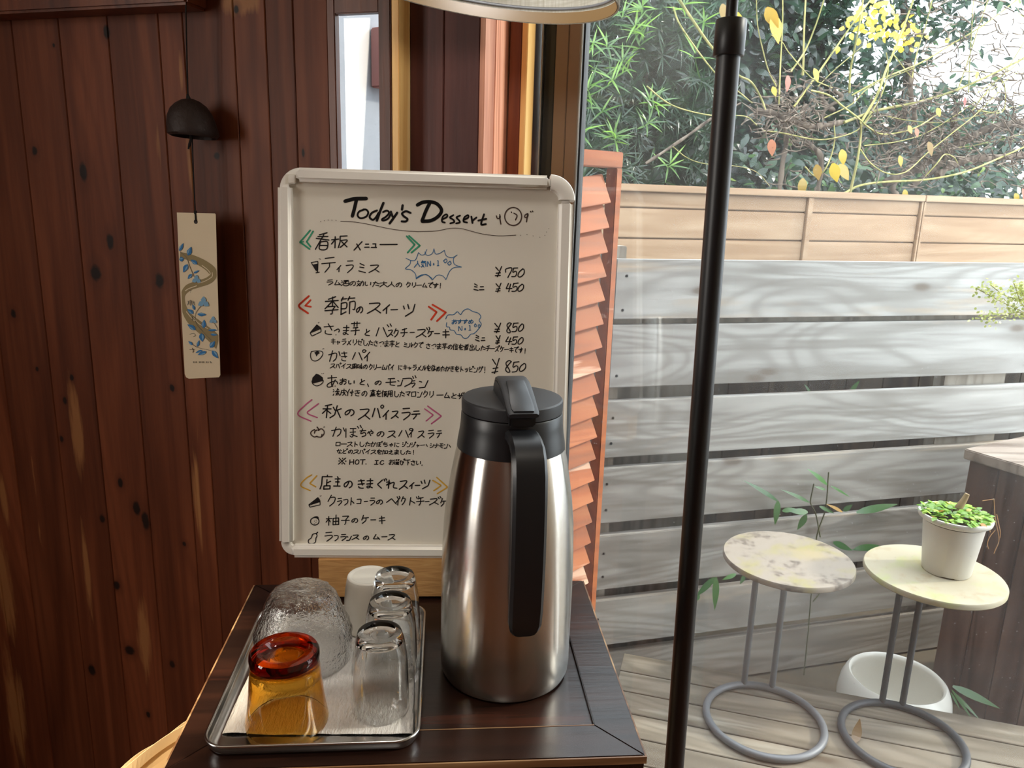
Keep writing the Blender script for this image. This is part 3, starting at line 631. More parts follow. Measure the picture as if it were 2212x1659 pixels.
for (x0, y0, x1, y1, w, tn_) in ((2058, 1482, 2160, 1527, .026, .35), (2056, 1490, 2100, 1548, .010, .3), (2058, 1494, 2118, 1552, .010, .35), (2054, 1496, 2074, 1530, .007, .3)):
    p, e = onz(x0, y0, gz+.13), onz(x1, y1, gz+.12); leaf(q, p, e-p, np.array([-.2, -.6, .7]), np.linalg.norm(e-p), w, tn_, .1, 6, .75)
q.build('leaves', M['bamboo'], gl_, fixn=False)

# ------------------------------------------------------------------ greenery beyond the fences
def tp(x, y, d): return onpl(x, y, T0+tn*d, tn)
def tq(s_, d, z): return T0+td*s_+tn*d+np.array([0, 0, z])
def proj(p):
    c = RM.T@(np.asarray(p)-CAM); return W/2+F*c[0]/c[2], H/2-F*c[1]/c[2]
rg = np.random.default_rng(21)
# podocarpus hedge: whorls of narrow leaves
hb = tq(.0, .7, 0); hb[2] = gz
hedge = thing('podocarpus_hedge', hb, 'dense dark green narrow-leaved hedge with bright new tips, left of the lamp pole', 'hedge')
def whorl(mb, p, ax, n, L, Wd, tone, spread, sp=.1):
    ax = ax/np.linalg.norm(ax); a = np.cross(ax, [.3, .2, 1.0]); a /= np.linalg.norm(a)+1e-9; b = np.cross(ax, a)
    for k in range(n):
        an = 2*PI*k/n+rg.uniform(0, .5); rd = math.cos(an)*a+math.sin(an)*b; f = spread*rg.uniform(.6, 1.2)
        d = ax*math.cos(f)+rd*math.sin(f); nn = ax*math.sin(f)-rd*math.cos(f)
        leaf(mb, p+ax*rg.uniform(-.03, .02), d, nn, L*rg.uniform(.75, 1.15), Wd, float(np.clip(tone+rg.normal()*sp, 0, 1)), .25, 4, .7)
q = MB()
for k in range(1350):
    s_ = rg.uniform(-.95, .92); z = rg.uniform(.9, 2.95); d = .70+.12*math.sin(s_*5+z*3)+rg.uniform(0, .25)
    if z > 2.2: d -= .12
    ax = np.array([rg.normal()*.5+.15, -1.0, rg.normal()*.5-.15])
    whorl(q, tq(s_, d, z), ax, 11, .105, .0095, .30, 1.05, .14)
q.build('foliage', M['needle'], hedge, fixn=False)['kind'] = 'stuff'
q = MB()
for k in range(3600):  # oversized near-black leaves added as backing: block the sky, hold the inner shade
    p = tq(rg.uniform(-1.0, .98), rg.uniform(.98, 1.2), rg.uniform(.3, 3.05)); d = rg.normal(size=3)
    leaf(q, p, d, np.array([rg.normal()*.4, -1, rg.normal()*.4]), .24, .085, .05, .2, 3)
q.build('shade_leaf_backing', M['needle'], hedge, fixn=False)['kind'] = 'stuff'
q = MB()
for (x, y, n) in ((1388, 18, 12), (1372, 58, 9), (1388, 70, 9), (1280, 98, 8), (1312, 96, 8), (1345, 132, 10), (1352, 147, 7), (1322, 176, 10), (1272, 188, 10), (1264, 210, 6), (1405, 214, 8), (1415, 226, 9), (1396, 268, 10), (1325, 292, 11), (1330, 304, 8), (1446, 356, 9), (1520, 48, 9), (1478, 12, 8), (1257, 284, 6), (1345, 30, 8), (1260, 130, 6), (1300, 240, 6), (1382, 100, 6), (1500, 120, 6)):
    q = MB(); p = tp(x, y, .52); whorl(q, p, np.array([rg.normal()*.3, -.75, .55]), n, .115, .011, .80, 1.15, .1); q.build('new_tip', M['needle'], hedge, fixn=False)
q = MB()
for s_ in (-.6, 0., .55): q.tube([tq(s_, 1.0, gz), tq(s_+.03, 1.0, 1.2), tq(s_-.02, 1.02, 2.6)], [.035, .03, .015], 8, .3)
q.build('trunk', M['bark2'], hedge, smooth=60)

# broad-leaved evergreen trees
holes = [(2080, 140, 70, 34), (2165, 70, 60, 44), (2190, 140, 44, 60), (2000, 168, 44, 24), (2120, 205, 60, 22), (2150, 20, 40, 18), (2040, 110, 40, 22)]
def in_hole(p, k=1.0):
    x, y = proj(p)
    return any(((x-a)/(c*k))**2+((y-b)/(e*k))**2 < 1 for a, b, c, e in holes)
def tree(name, label, boxes, N, L, Wd, mat, trunkpts, tone, hole=True, seed=1, cat='tree'):
    global rg
    rg = np.random.default_rng(seed); b = np.array(trunkpts[0], float)
    t = thing(name, b, label, cat); q = MB()
    for (s0, s1, d0, d1, z0, z1, share) in boxes:
        for k in range(int(N*share)):
            p = tq(rg.uniform(s0, s1), rg.uniform(d0, d1), rg.uniform(z0, z1))
            if hole and in_hole(p) and rg.random() < .985: continue
            n = np.array([rg.normal()*.5, -.55, .6+rg.normal()*.4]); d = np.cross(n, rg.normal(size=3)); d[2] -= .3*rg.random()
            leaf(q, p, d, n, L*rg.uniform(.7, 1.2), Wd*rg.uniform(.8, 1.1), float(np.clip(tone+rg.normal()*.2, 0, 1)), .2, 4, .85)
    q.build('foliage', mat, t, fixn=False)['kind'] = 'stuff'
    q = MB(); q.tube(catmull(trunkpts, 4), np.linspace(.06, .025, (len(trunkpts)-1)*4+1), 9, .3); q.build('trunk', M['bark2'], t, smooth=60); return t
tree('evergreen_tree', 'dark broad-leaved evergreen tree behind the tangled bare branches', [(1.2, 2.3, 1.36, 1.80, 1.3, 3.3, 1.0)], 5600, .115, .05, M['broad'], [tq(1.5, 1.6, gz), tq(1.45, 1.55, 1.0), tq(1.55, 1.6, 2.2), tq(1.4, 1.6, 3.1)], .22, seed=3)
tree('sparse_tree', 'thin-leaved tree at the far right with white sky showing through', [(2.1, 4.6, 1.98, 2.6, 1.3, 3.4, 1.0)], 4200, .10, .045, M['broad'], [tq(3.5, 2.2, gz), tq(3.4, 2.2, 1.2), tq(3.55, 2.2, 2.3), tq(3.3, 2.2, 3.2)], .34, seed=4)
tree('low_shrub', 'low shrub with pale glossy leaves just above the wood-look fence', [(1.05, 4.3, .62, .92, .9, 1.62, 1.0)], 1500, .085, .042, M['broad'], [tq(2.7, .7, gz), tq(2.7, .7, .6), tq(2.75, .7, 1.3)], .42, hole=False, seed=5, cat='shrub')
tree('distant_hedge', 'far dark thicket filling the background under the white sky gap', [(.6, 6.5, 3.2, 4.0, .2, 2.35, 1.0)], 2600, .30, .12, M['broad'], [tq(3.2, 3.6, gz), tq(3.2, 3.6, .8), tq(3.2, 3.6, 1.8)], .3, seed=6, cat='hedge')

# pruned bare shrub with long whips
K = 3.687
c6 = lambda x, y, d=.3: tp(1650+x/K, y/K, d)
sb_ = tq(1.5, .32, gz)
shrub = thing('bare_shrub', sb_, 'pruned shrub with gnarled grey branches and long bare yellow-green whips', 'shrub')
whips = [
 (.007, .30, [(120, 840), (130, 560), (148, 200), (150, -40)]), (.006, .28, [(100, 690), (40, 570), (0, 430), (-50, 200), (-60, -40)]), (.010, .33, [(310, 600), (315, 480), (320, 250), (334, -40)]),
 (.008, .30, [(215, 570), (330, 400), (420, 180), (490, -40)]), (.009, .27, [(240, 850), (420, 600), (560, 400), (700, 200), (880, -40)]), (.010, .32, [(680, 740), (690, 560), (720, 400), (760, 200), (796, -40)]),
 (.012, .25, [(770, 980), (900, 760), (980, 540), (1080, 300), (1205, -40)]), (.007, .26, [(800, 980), (930, 770), (990, 560), (975, 420)]), (.006, .31, [(1180, 620), (1220, 420), (1290, 200), (1350, -40)]),
 (.008, .29, [(700, 760), (960, 620), (1250, 500), (1500, 350), (1750, 200), (2040, -20)]), (.013, .26, [(640, 975), (900, 880), (1200, 820), (1500, 730), (1800, 600), (2120, 440)]),
 (.008, .24, [(380, 720), (520, 760), (620, 840), (740, 930), (830, 1010), (960, 1070), (1200, 1020), (1400, 900)]), (.007, .24, [(-10, 1040), (150, 1060), (400, 1110), (560, 1100), (740, 1040), (860, 920)]),
 (.012, .22, [(680, 1560), (740, 1300), (770, 1100), (775, 980)]), (.011, .23, [(640, 1540), (760, 1480), (950, 1450), (1300, 1430), (1600, 1370), (1850, 1270), (2120, 1150)]),
 (.006, .22, [(770, 1190), (850, 1300), (980, 1380), (1130, 1370), (1300, 1220), (1500, 1060), (1700, 900), (1900, 700)]), (.007, .24, [(330, 1330), (400, 1400), (480, 1360), (540, 1230), (565, 1100), (560, 1000)]),
 (.006, .31, [(1030, 430), (1130, 560), (1170, 610)]), (.006, .30, [(1540, 730), (1620, 500), (1700, 250), (1800, -40)]), (.005, .31, [(1630, 740), (1640, 500), (1672, -40)]), (.006, .28, [(1660, 880), (1800, 700), (1930, 560), (2120, 260)]),
 (.006, .28, [(1700, 880), (1900, 890), (1920, 700), (1890, 640), (1800, 580), (1600, 570)]), (.006, .22, [(1280, 1410), (1380, 1300), (1440, 1230), (1510, 1250), (1545, 1300)]), (.005, .29, [(545, 700), (380, 620), (200, 420), (150, 340), (60, 280)]), (.005, .30, [(430, 690), (560, 560), (830, 330)]),
 (.005, .27, [(950, 920), (1200, 965), (1500, 965), (2120, 820)]), (.005, .26, [(800, 1160), (1100, 1120), (1400, 1000), (2100, 520)]), (.006, .26, [(480, 940), (700, 830), (850, 690), (1200, 540)]), (.005, .31, [(1700, 740), (1960, 560), (2120, 400)]), (.005, .30, [(1500, 1180), (1720, 1150), (2100, 1060)])]
c5 = lambda x, y: ((1220+x/3.95-1650)*K, y/3.95*K)
whips += [(.011, .24, [c5(960, -30), c5(1090, 170), c5(1260, 410), c5(1465, 630), c5(1590, 700), c5(1680, 850), c5(1712, 940)]), (.007, .25, [c5(925, 60), c5(1000, 240), c5(1280, 620), c5(1480, 780), c5(1600, 880)]),
 (.006, .22, [c5(700, 735), c5(850, 860), c5(1000, 930), c5(1250, 985), c5(1450, 985), c5(1560, 1000), c5(1640, 1070)]), (.004, .21, [c5(920, 1250), c5(1050, 1350), c5(1210, 1400), c5(1480, 1420), c5(1640, 1470), c5(1750, 1590)])]
for r, d, pts in whips:
    P = catmull([c6(x, y, d+rg.uniform(-.02, .02)) for x, y in pts], 4); q = MB(); q.tube(P, np.linspace(r*.62, r*.42, len(P)), 7, float(rg.random())); q.build('whip', M['shoot'], shrub, smooth=60)
gn = [(.026, .34, [(-60, 880), (60, 900), (150, 930), (330, 1000), (480, 1000), (640, 970)]), (.022, .36, [(130, 900), (180, 1100), (150, 1300), (120, 1560)]), (.018, .35, [(330, 1010), (310, 900), (340, 830)]), (.022, .37, [(330, 1130), (450, 1240), (440, 1450), (400, 1580)]), (.02, .35, [(1180, 610), (1170, 740), (1200, 900), (1190, 1000)]),
 (.034, .36, [(960, 1460), (1250, 1330), (1400, 1230), (1600, 1120), (1800, 1020), (2120, 960)]), (.032, .34, [(1380, 1400), (1500, 1320), (1640, 1270), (1900, 1250), (2120, 1230)]), (.024, .38, [(1540, 860), (1510, 1000), (1530, 1130), (1380, 1330), (1180, 1480)]), (.012, .33, [c5(690, 1395), c5(1000, 1190), c5(1250, 1010)]), (.02, .37, [(560, 880), (480, 820), (450, 700)]), (.024, .36, [(1060, 1560), (1030, 1480), (1180, 1300), (1300, 1080), (1340, 900)]), (.016, .36, [(460, 940), (500, 860), (620, 780), (560, 720)]), (.014, .36, [(1960, 1150), (1990, 1000), (2000, 900)])]
for r, d, pts in gn:
    P = catmull([c6(x, y, d) for x, y in pts], 5); q = MB(); rr = [r*.62*(1+.22*math.sin(i*1.7)+.12*rg.normal()) for i in range(len(P))]; q.tube(P, rr, 9, float(rg.random())); q.build('branch', M['bark'], shrub, smooth=60)
q = MB()
for k in range(1150):
    if k < 560: x, y = rg.uniform(850, 2150), rg.uniform(780, 1350)
    elif k < 720: x, y = rg.uniform(1150, 2150), rg.uniform(0, 800)
    elif k < 900: x, y = rg.normal(200, 160), rg.normal(930, 110)
    else: x, y = rg.uniform(0, 2100), rg.uniform(550, 1500)
    a = rg.uniform(0, 2*PI); L = rg.uniform(50, 190); d = rg.uniform(.22, .40); x2, y2 = x+L*math.cos(a), y+L*math.sin(a)*.7
    P = catmull([c6(x, y, d), c6((x+x2)/2+rg.normal()*16, (y+y2)/2+rg.normal()*16, d), c6(x2, y2, d+rg.normal()*.05)], 2)
    q.tube(P, np.linspace(.0042, .0018, len(P)), 5, float(rg.random()), caps=False)
q.build('twigs', M['bark'], shrub, smooth=60)['kind'] = 'stuff'
q = MB(); 
for k in range(95):
    x, y = (rg.normal(880, 120), rg.normal(190, 85)) if k < 62 else (rg.normal(1130, 100), rg.normal(250, 70))
    leaf(q, c6(x, y, .42+rg.uniform(-.05, .05)), np.array([rg.normal(), rg.normal()*.3, rg.normal()]), np.array([rg.normal()*.4, -1, .4]), .038, .03, float(rg.uniform(.4, .62)), .2, 4, .7)
for (x, y, s_, tn_) in ((190, 600, .075, .95), (70, 120, .13, .38), (20, 60, .11, .15), (400, 545, .07, .4), (1380, 860, .05, .6), (1600, 770, .05, 1.), (1310, 1130, .08, .05), (1210, 1020, .05, .9), (1150, 1000, .05, .8), (600, 1310, .1, .25), (310, 1420, .09, .2), (1120, 1510, .06, .4), (620, 1190, .08, .35), (420, 1310, .08, .1), (60, 1110, .08, .9), (1700, 570, .04, .7), (70, 690, .05, .45), (2060, 1500, .07, .95), (2000, 1540, .06, .3), (550, 1300, .1, .4), (1080, 1240, .06, .3), (-250, 90, .1, .4), (-330, 30, .08, .1)):
    leaf(q, c6(x, y, .18), np.array([.3+rg.normal()*.3, -.1, -1]), np.array([rg.normal()*.4, -1, .2]), s_, s_*.55, tn_, .25, 5, .8)
q.build('leaves', M['autumn'], shrub, fixn=False)

# pale flowering sprig reaching in from the right above the planter
fp = at(2230, 700, 2.05)
spr = thing('flowering_sprig', fp, 'pale yellow flowering sprig reaching in at the right edge before the top boards', 'plant')
q = MB(); b_ = MB()
sx = lambda x, y: at(x, y, 2.05)
for pts in ([(2300, 760), (2235, 690), (2160, 650), (2108, 622)], [(2300, 740), (2240, 660), (2175, 640), (2140, 616)], [(2260, 720), (2210, 660), (2190, 612)], [(2270, 720), (2212, 676), (2160, 684), (2112, 683)], [(2250, 690), (2212, 640), (2205, 618)]):
    P = catmull([sx(*p) for p in pts], 8); q.tube(P, .0012, 5)
    for p in P[7:]:
        for k in range(7):
            leaf(b_, p+rg.normal(size=3)*.009, rg.normal(size=3), rg.normal(size=3), .009, .007, float(rg.uniform(.3, 1)), .1, 3)
q.build('stem', M['shoot'], spr); b_.build('blossoms', M['blossom'], spr, fixn=False)['kind'] = 'stuff'

# ================================================================== INDOORS: THE COUNTER TABLE
TB = np.array([-.103, .805, 0]); ta = math.radians(5.2); e1 = np.array([math.cos(ta), math.sin(ta), 0]); e2 = np.array([-math.sin(ta), math.cos(ta), 0]); EZ = np.array([0, 0, 1.0])
TZ = .770
HX0, HX1, HY0, HY1 = -.229, .231, -.172, .186; IX1, IY0, IX0, IY1 = .189, -.125, -.187, .150
table = thing('wooden_table', (TB[0], TB[1], 0), 'dark worn wooden table with a sunken top panel, under tray and flask', 'table')
def quadprism(pts, z0, z1, name, m, par, tone=.5, bev=.0008):
    P = [TB+e1*a+e2*b for a, b in pts]; q = MB(); q.hexa([p+EZ*z0 for p in P]+[p+EZ*z1 for p in P], tone); return q.build(name, m, par, bevel=bev)
g = .00012
quadprism([(HX0, HY0), (HX1, HY0), (IX1, IY0-g), (IX0, IY0-g)], TZ-.022, TZ, 'frame_rail', M['table'], table, .3)
quadprism([(HX1, HY0+g), (HX1, HY1-g), (IX1+g, IY1), (IX1+g, IY0)], TZ-.022, TZ, 'frame_rail', M['table'], table, .6)
quadprism([(IX0, IY1+g), (IX1, IY1+g), (HX1, HY1), (HX0, HY1)], TZ-.022, TZ, 'frame_rail', M['table'], table, .4)
quadprism([(HX0, HY0+g), (IX0-g, IY0), (IX0-g, IY1), (HX0, HY1-g)], TZ-.022, TZ, 'frame_rail', M['table'], table, .5)
quadprism([(IX0, IY0), (IX1, IY0), (IX1, IY1), (IX0, IY1)], TZ-.020, TZ-.0045, 'inset_panel', M['table'], table, .7, .0005)
# worn edge banding round the top; its pale colour also holds the window highlight
q = MB(); T_ = lambda a, b, z: TB+e1*a+e2*b+EZ*z
o_ = .0018
q.box(TB, e1, e2, EZ, (HX0-o_, HY0-o_, TZ-.0085), (HX1+o_, HY0-.0001, TZ-.0006)); q.box(TB, e1, e2, EZ, (HX1+.0001, HY0-.0001, TZ-.0085), (HX1+o_, HY1, TZ-.0006)); q.box(TB, e1, e2, EZ, (HX0-o_, HY0, TZ-.0085), (HX0-.0001, HY1, TZ-.0006))
q.build('edge_band', M['tableedge'], table)
q = MB(); q.box(TB, e1, e2, EZ, (IX0, IY0-.0009, TZ-.003), (IX1, IY0+.0002, TZ+.0003)); q.build('worn_inner_edge', M['tableedge'], table)
q = MB(); i = .004
q.box(TB, e1, e2, EZ, (HX0+i, HY0+i, TZ-.115), (HX1-i, HY0+i+.018, TZ-.0225)); q.box(TB, e1, e2, EZ, (HX0+i, HY1-i-.018, TZ-.115), (HX1-i, HY1-i, TZ-.0225)); q.box(TB, e1, e2, EZ, (HX0+i, HY0+i+.0185, TZ-.115), (HX0+i+.018, HY1-i-.0185, TZ-.0225)); q.box(TB, e1, e2, EZ, (HX1-i-.018, HY0+i+.0185, TZ-.115), (HX1-i, HY1-i-.0185, TZ-.0225))
q.build('apron', M['table'], table, bevel=.001)
for a in (HX0+.024, HX1-.066):
    for b in (HY0+.024, HY1-.066): quadprism([(a, b), (a+.042, b), (a+.042, b+.042), (a, b+.042)], 0, TZ-.0225, 'leg', M['table'], table, .4, .003)

# ------------------------------------------------------------------ tray, paper, glasses
tx0, tx1, ty0, ty1 = -.200, .009, -.158, .104; rz = TZ+.0125
def rrect(x0, x1, y0, y1, r, n=8):
    out = []
    for cx, cy_, a0 in ((x1-r, y1-r, 0), (x0+r, y1-r, 90), (x0+r, y0+r, 180), (x1-r, y0+r, 270)):
        for k in range(n+1):
            a = math.radians(a0+90*k/n); out.append((cx+r*math.cos(a), cy_+r*math.sin(a)))
    return out
tray = thing('serving_tray', T_((tx0+tx1)/2, (ty0+ty1)/2, TZ), 'shallow stainless steel tray holding the upturned glasses', 'tray')
def loopskin(mb, loops):
    n = len(loops[0]); vs = [p for L in loops for p in L]; fs = []
    for i in range(len(loops)-1):
        for k in range(n): fs.append((i*n+k, i*n+(k+1) % n, (i+1)*n+(k+1) % n, (i+1)*n+k))
    fs.append(tuple((len(loops)-1)*n+k for k in range(n))); fs.append(tuple(range(n))[::-1]); mb.add(vs, fs)
LP = lambda ins, z, r: [T_(a, b, z) for a, b in rrect(tx0+ins, tx1-ins, ty0+ins, ty1-ins, r)]
q = MB(); loopskin(q, [LP(.012, TZ+.0004, .012), LP(.004, TZ+.0012, .02), LP(.0012, TZ+.006, .022), LP(.0004, rz-.001, .0235), LP(.0018, rz-.001, .0225), LP(.0024, TZ+.0065, .021), LP(.0055, TZ+.0024, .018), LP(.013, TZ+.0016, .011)])
q.build('tray_dish', M['steel2'], tray, smooth=50)
q = MB(); q.tube([T_(a, b, rz) for a, b in rrect(tx0+.0008, tx1-.0008, ty0+.0008, ty1-.0008, .023, 10)], .0016, 8, closed=True); q.build('rolled_rim', M['steel2'], tray, smooth=60)
pz = TZ+.0031
pa = onz(480, 1584, pz); pb_ = onz(596, 1332, pz); pcn = onz(895, 1330, pz); pd_ = onz(893, 1586, pz)
q = MB(); nx, ny = 40, 50; vs = []
for j in range(ny+1):
    for k in range(nx+1):
        a, b = k/nx, j/ny; p = (pa*(1-a)+pd_*a)*(1-b)+(pb_*(1-a)+pcn*a)*b
        ed = max(0, 1-a*10)*.0012+max(0, 1-b*9)*.001*(1+math.sin(a*21))*.8
        vs.append(p+EZ*(.0003*math.sin(a*40+b*13)*math.cos(b*33)+ed*max(0, math.sin(a*9+b*7))))
q.add(vs, [(j*(nx+1)+k, j*(nx+1)+k+1, (j+1)*(nx+1)+k+1, (j+1)*(nx+1)+k) for j in range(ny) for k in range(nx)])
pap = q.build('paper_towel', M['paper'], smooth=60, org=pa, fixn=False)
sol = pap.modifiers.new('thickness', 'SOLIDIFY'); sol.thickness = .0005; sol.offset = -1
setp(pap, 'white fibrous paper towel lining the steel tray under the glasses', 'paper towel')
gz0 = pz+.0016
def glassy(name, top, h, prof_out, th, foot, m, label, cat, group=None, n=64, fn=None, punt=.006, recess=.004, rr=.8):
    # upside-down vessel: mouth on the tray, foot up; prof_out: (radius, height) from mouth to foot
    p = onz(*top, gz0+h); c = (p[0], p[1], gz0)
    out = list(prof_out); R = out[-1][0]
    inn = [(r-th*(1.0 if z > .003 else .6), z) for r, z in out if z < h-foot-.004]
    prof = [(0, h-recess), (R*rr*.55, h-recess), (R*rr*.8, h-recess+.0008), (R*rr, h-.0006), (R*rr+.0012, h)]+[(r, z) for r, z in reversed(out)]+[(out[0][0]-th*.5, out[0][1]-.0006)]+inn+[(inn[-1][0]*.86, h-foot-.001), (inn[-1][0]*.5, h-foot), (0, h-foot)]
    q = MB(); q.lathe(prof, c, n, fn=fn); o = q.build(name, m, smooth=40, org=c); return setp(o, label, cat, group)
tprof = [(.0293, .0006), (.0297, .002), (.0298, .012), (.0297, .030), (.0290, .048), (.0277, .064), (.0256, .078), (.0238, .085), (.0231, .0875), (.0223, .0895)]
for lab, tpx in (('clear glass tumbler upturned at the near right corner of the tray', (820, 1363)), ('middle clear glass tumbler of the row of three on the tray', (843, 1296)), ('rearmost clear glass tumbler, half hiding the white cup', (853, 1240))):
    glassy('clear_tumbler', tpx, .090, tprof, .0014, .010, M['glass'], lab, 'glass', 'clear tumblers in a row on the tray', rr=.72)
glassy('amber_tumbler', (614, 1402), .081, [(.0412, .0006), (.0414, .003), (.0396, .012), (.0372, .030), (.0356, .048), (.0344, .062), (.0338, .068), (.0346, .073), (.0342, .078), (.0326, .0805)], .0022, .013, M['amber'], 'amber glass tumbler upturned at the near left corner of the tray', 'glass', rr=.70, recess=.006)
swirl = lambda r, z, a: (r*(1+.022*math.sin(15*(a+z*22)) * min(1, z/.02) * (1 if z < .083 else .2)), z)
glassy('swirl_glass', (652, 1268), .088, [(.0535, .0006), (.0540, .003), (.0536, .014), (.0545, .017), (.0556, .026), (.0545, .036), (.0500, .046), (.0455, .056), (.0425, .066), (.0390, .075), (.0330, .0825), (.0250, .0868), (.0180, .0879)], .0026, .008, M['ripple'], 'large textured swirl glass upturned behind the amber tumbler', 'glass', n=108, fn=swirl, rr=.3, recess=.001)
glassy('ceramic_cup', (797, 1243), .070, [(.0283, .0006), (.0290, .003), (.0304, .016), (.0308, .028), (.0302, .042), (.0288, .055), (.0272, .0645), (.0266, .0680), (.0260, .0696)], .0032, .010, M['cup'], 'pale grey ceramic cup with a white foot, upturned behind the tumblers', 'cup', rr=.82, recess=.003)
cupo = bpy.data.objects['ceramic_cup']; ORG['ceramic_cup'] = np.array(cupo.location)
c0 = ORG['ceramic_cup']
q = MB(); q.lathe([(0, .0692), (.0195, .0692), (.0215, .0708), (.0238, .0712), (.0256, .0706), (.0261, .0698), (.0, .0696)], c0, 48); q.build('unglazed_foot', M['ceramic'], cupo, smooth=50)

# ------------------------------------------------------------------ vacuum flask
fc = np.array([.001, .803, TZ-.0045])
fl = thing('vacuum_flask', fc, 'tall brushed steel vacuum flask with black lid and handle', 'flask')
Z = lambda z: z-fc[2]
q = MB(); q.lathe([(0, .0010), (.066, .0010), (.0715, .003), (.0738, .008), (.0745, .016), (.0746, .06), (.0747, .110), (.0745, .130), (.0738, .155), (.0724, .187), (.0694, .215), (.0655, .240), (.0615, .262), (.0588, .2735), (.0570, .2750), (0, .2750)], fc, 128); q.build('steel_body', M['steel'], fl, smooth=35)
q = MB(); q.lathe([(.0560, .2725), (.0592, .2735), (.0585, .280), (.0568, .290), (.0555, .300), (.0549, .3110), (.0540, .3128), (0, .3128)], fc, 96); q.build('collar', M['blackplastic'], fl, smooth=35)
q = MB(); q.lathe([(0, .3132), (.0535, .3132), (.0546, .3142), (.0548, .3235), (.0545, .3262), (.0530, .3276), (.045, .3282), (0, .3290)], fc, 96); q.build('lid', M['lidplastic'], fl, smooth=35)
ha = math.radians(-79.5+0); hd = np.array([math.cos(ha), math.sin(ha), 0]); hs = np.array([-hd[1], hd[0], 0])
def strap(mb, path, wid, thk, r=4):
    # path: (out, z, half width scale) along the handle plane; rectangular section with soft edges
    P = [np.array([o, z]) for o, z, *_ in path]; loops = []
    for i, (o, z, ws, ts_) in enumerate(path):
        a = P[max(0, i-1)]; b = P[min(len(P)-1, i+1)]; t = (b-a)/np.linalg.norm(b-a); nrm = np.array([t[1], -t[0]])
        w2, t2 = wid*ws/2, thk*ts_/2; L = []
        for (x, y) in ((-1, -.55), (-.82, -1), (.82, -1), (1, -.55), (1, .55), (.82, 1), (-.82, 1), (-1, .55)):
            c2 = P[i]+nrm*y*t2; L.append(fc+hd*c2[0]+EZ*Z(c2[1])+hs*x*w2)
        loops.append(L)
    n = 8; vs = [p for L in loops for p in L]; fs = [(i*n+k, i*n+(k+1) % n, (i+1)*n+(k+1) % n, (i+1)*n+k) for i in range(len(loops)-1) for k in range(n)]
    fs += [tuple(range(n))[::-1], tuple((len(loops)-1)*n+k for k in range(n))]; mb.add(vs, fs)
hz = lambda o, z: (o, z)
path = [(.049, 1.066, .95, 1.0), (.062, 1.0675, .95, 1.0), (.078, 1.0665, .95, 1.0), (.091, 1.062, .97, 1.0), (.099, 1.053, .98, 1.0), (.1035, 1.040, 1, 1), (.1065, 1.015, 1.0, 1), (.1085, .985, 1, 1), (.1095, .955, 1, 1), (.109, .925, 1.0, 1), (.1075, .900, 1, 1), (.1055, .884, .97, 1), (.104, .8775, .88, .95), (.103, .8735, .72, .9), (.1025, .8712, .45, .8)]
q = MB(); strap(q, path, .0345, .0125); q.build('handle', M['blackplastic'], fl, smooth=40)
q = MB(); strap(q, [(.062, .915, .5, 1), (.080, .914, .5, 1), (.101, .913, .5, 1)], .0345, .012); q.build('handle_bracket', M['blackplastic'], fl, smooth=40)
lev = [(-.0285, 1.0955, .95, .5), (-.0268, 1.1035, .96, .5), (-.021, 1.1085, .97, .5), (-.010, 1.1108, .98, .5), (.006, 1.1100, 1, .5), (.022, 1.1065, 1, .5), (.036, 1.1015, 1.0, .5), (.050, 1.0955, 1.0, .5), (.0625, 1.0915, .98, .5), (.0665, 1.0905, .92, .4)]
q = MB(); strap(q, lev, .0325, .012); q.build('pour_lever', M['lidplastic'], fl, smooth=40)
q = MB()
# solid cheeks under the lever
sd = [(-.0300, 1.0915), (-.0275, 1.101), (-.020, 1.1065), (-.008, 1.1085), (.008, 1.1075), (.024, 1.1035), (.040, 1.097), (.0530, 1.0925), (.0530, 1.0915)]
for s0, s1 in ((-.0165, -.0135), (.0135, .0165)):
    A = [fc+hd*o+EZ*Z(z)+hs*s0 for o, z in sd]; B = [fc+hd*o+EZ*Z(z)+hs*s1 for o, z in sd]; n = len(sd)
    q.add(A+B, [tuple(range(n)), tuple(range(n, 2*n))[::-1]]+[(k, (k+1) % n, n+(k+1) % n, n+k) for k in range(n)])
q.build('lever_housing', M['lidplastic'], fl)
q = MB(); lp = [(.012, 1.1134, .6, .5), (.024, 1.1104, .62, .5), (.038, 1.1050, .66, .5), (.050, 1.0994, .72, .5), (.060, 1.0958, .72, .5), (.0650, 1.0946, .64, .4)]
strap(q, lp, .0325, .004); q.build('thumb_pad', M['blackplastic'], fl, smooth=40)
q = MB(); q.box(fc, hd, hs, EZ, (.050, -.0135, Z(1.0765)), (.0605, .0135, Z(1.0880))); q.build('catch', M['blackplastic'], fl, bevel=.002)

# ------------------------------------------------------------------ board prop: a length of fibreboard
p0 = onz(690, 1290, TZ); p1 = onz(955, 1289, TZ); bd = (p1-p0)/np.linalg.norm(p1-p0); bn = np.array([-bd[1], bd[0], 0])
BTZ = .0555
q = MB(); q.box(p0, bd, bn, EZ, (0, 0, .0002), (.315, .042, BTZ)); setp(q.build('fibreboard_block', M['block'], bevel=.0006, org=p0), 'cut length of tan fibreboard propping up the whiteboard at the table back', 'board')

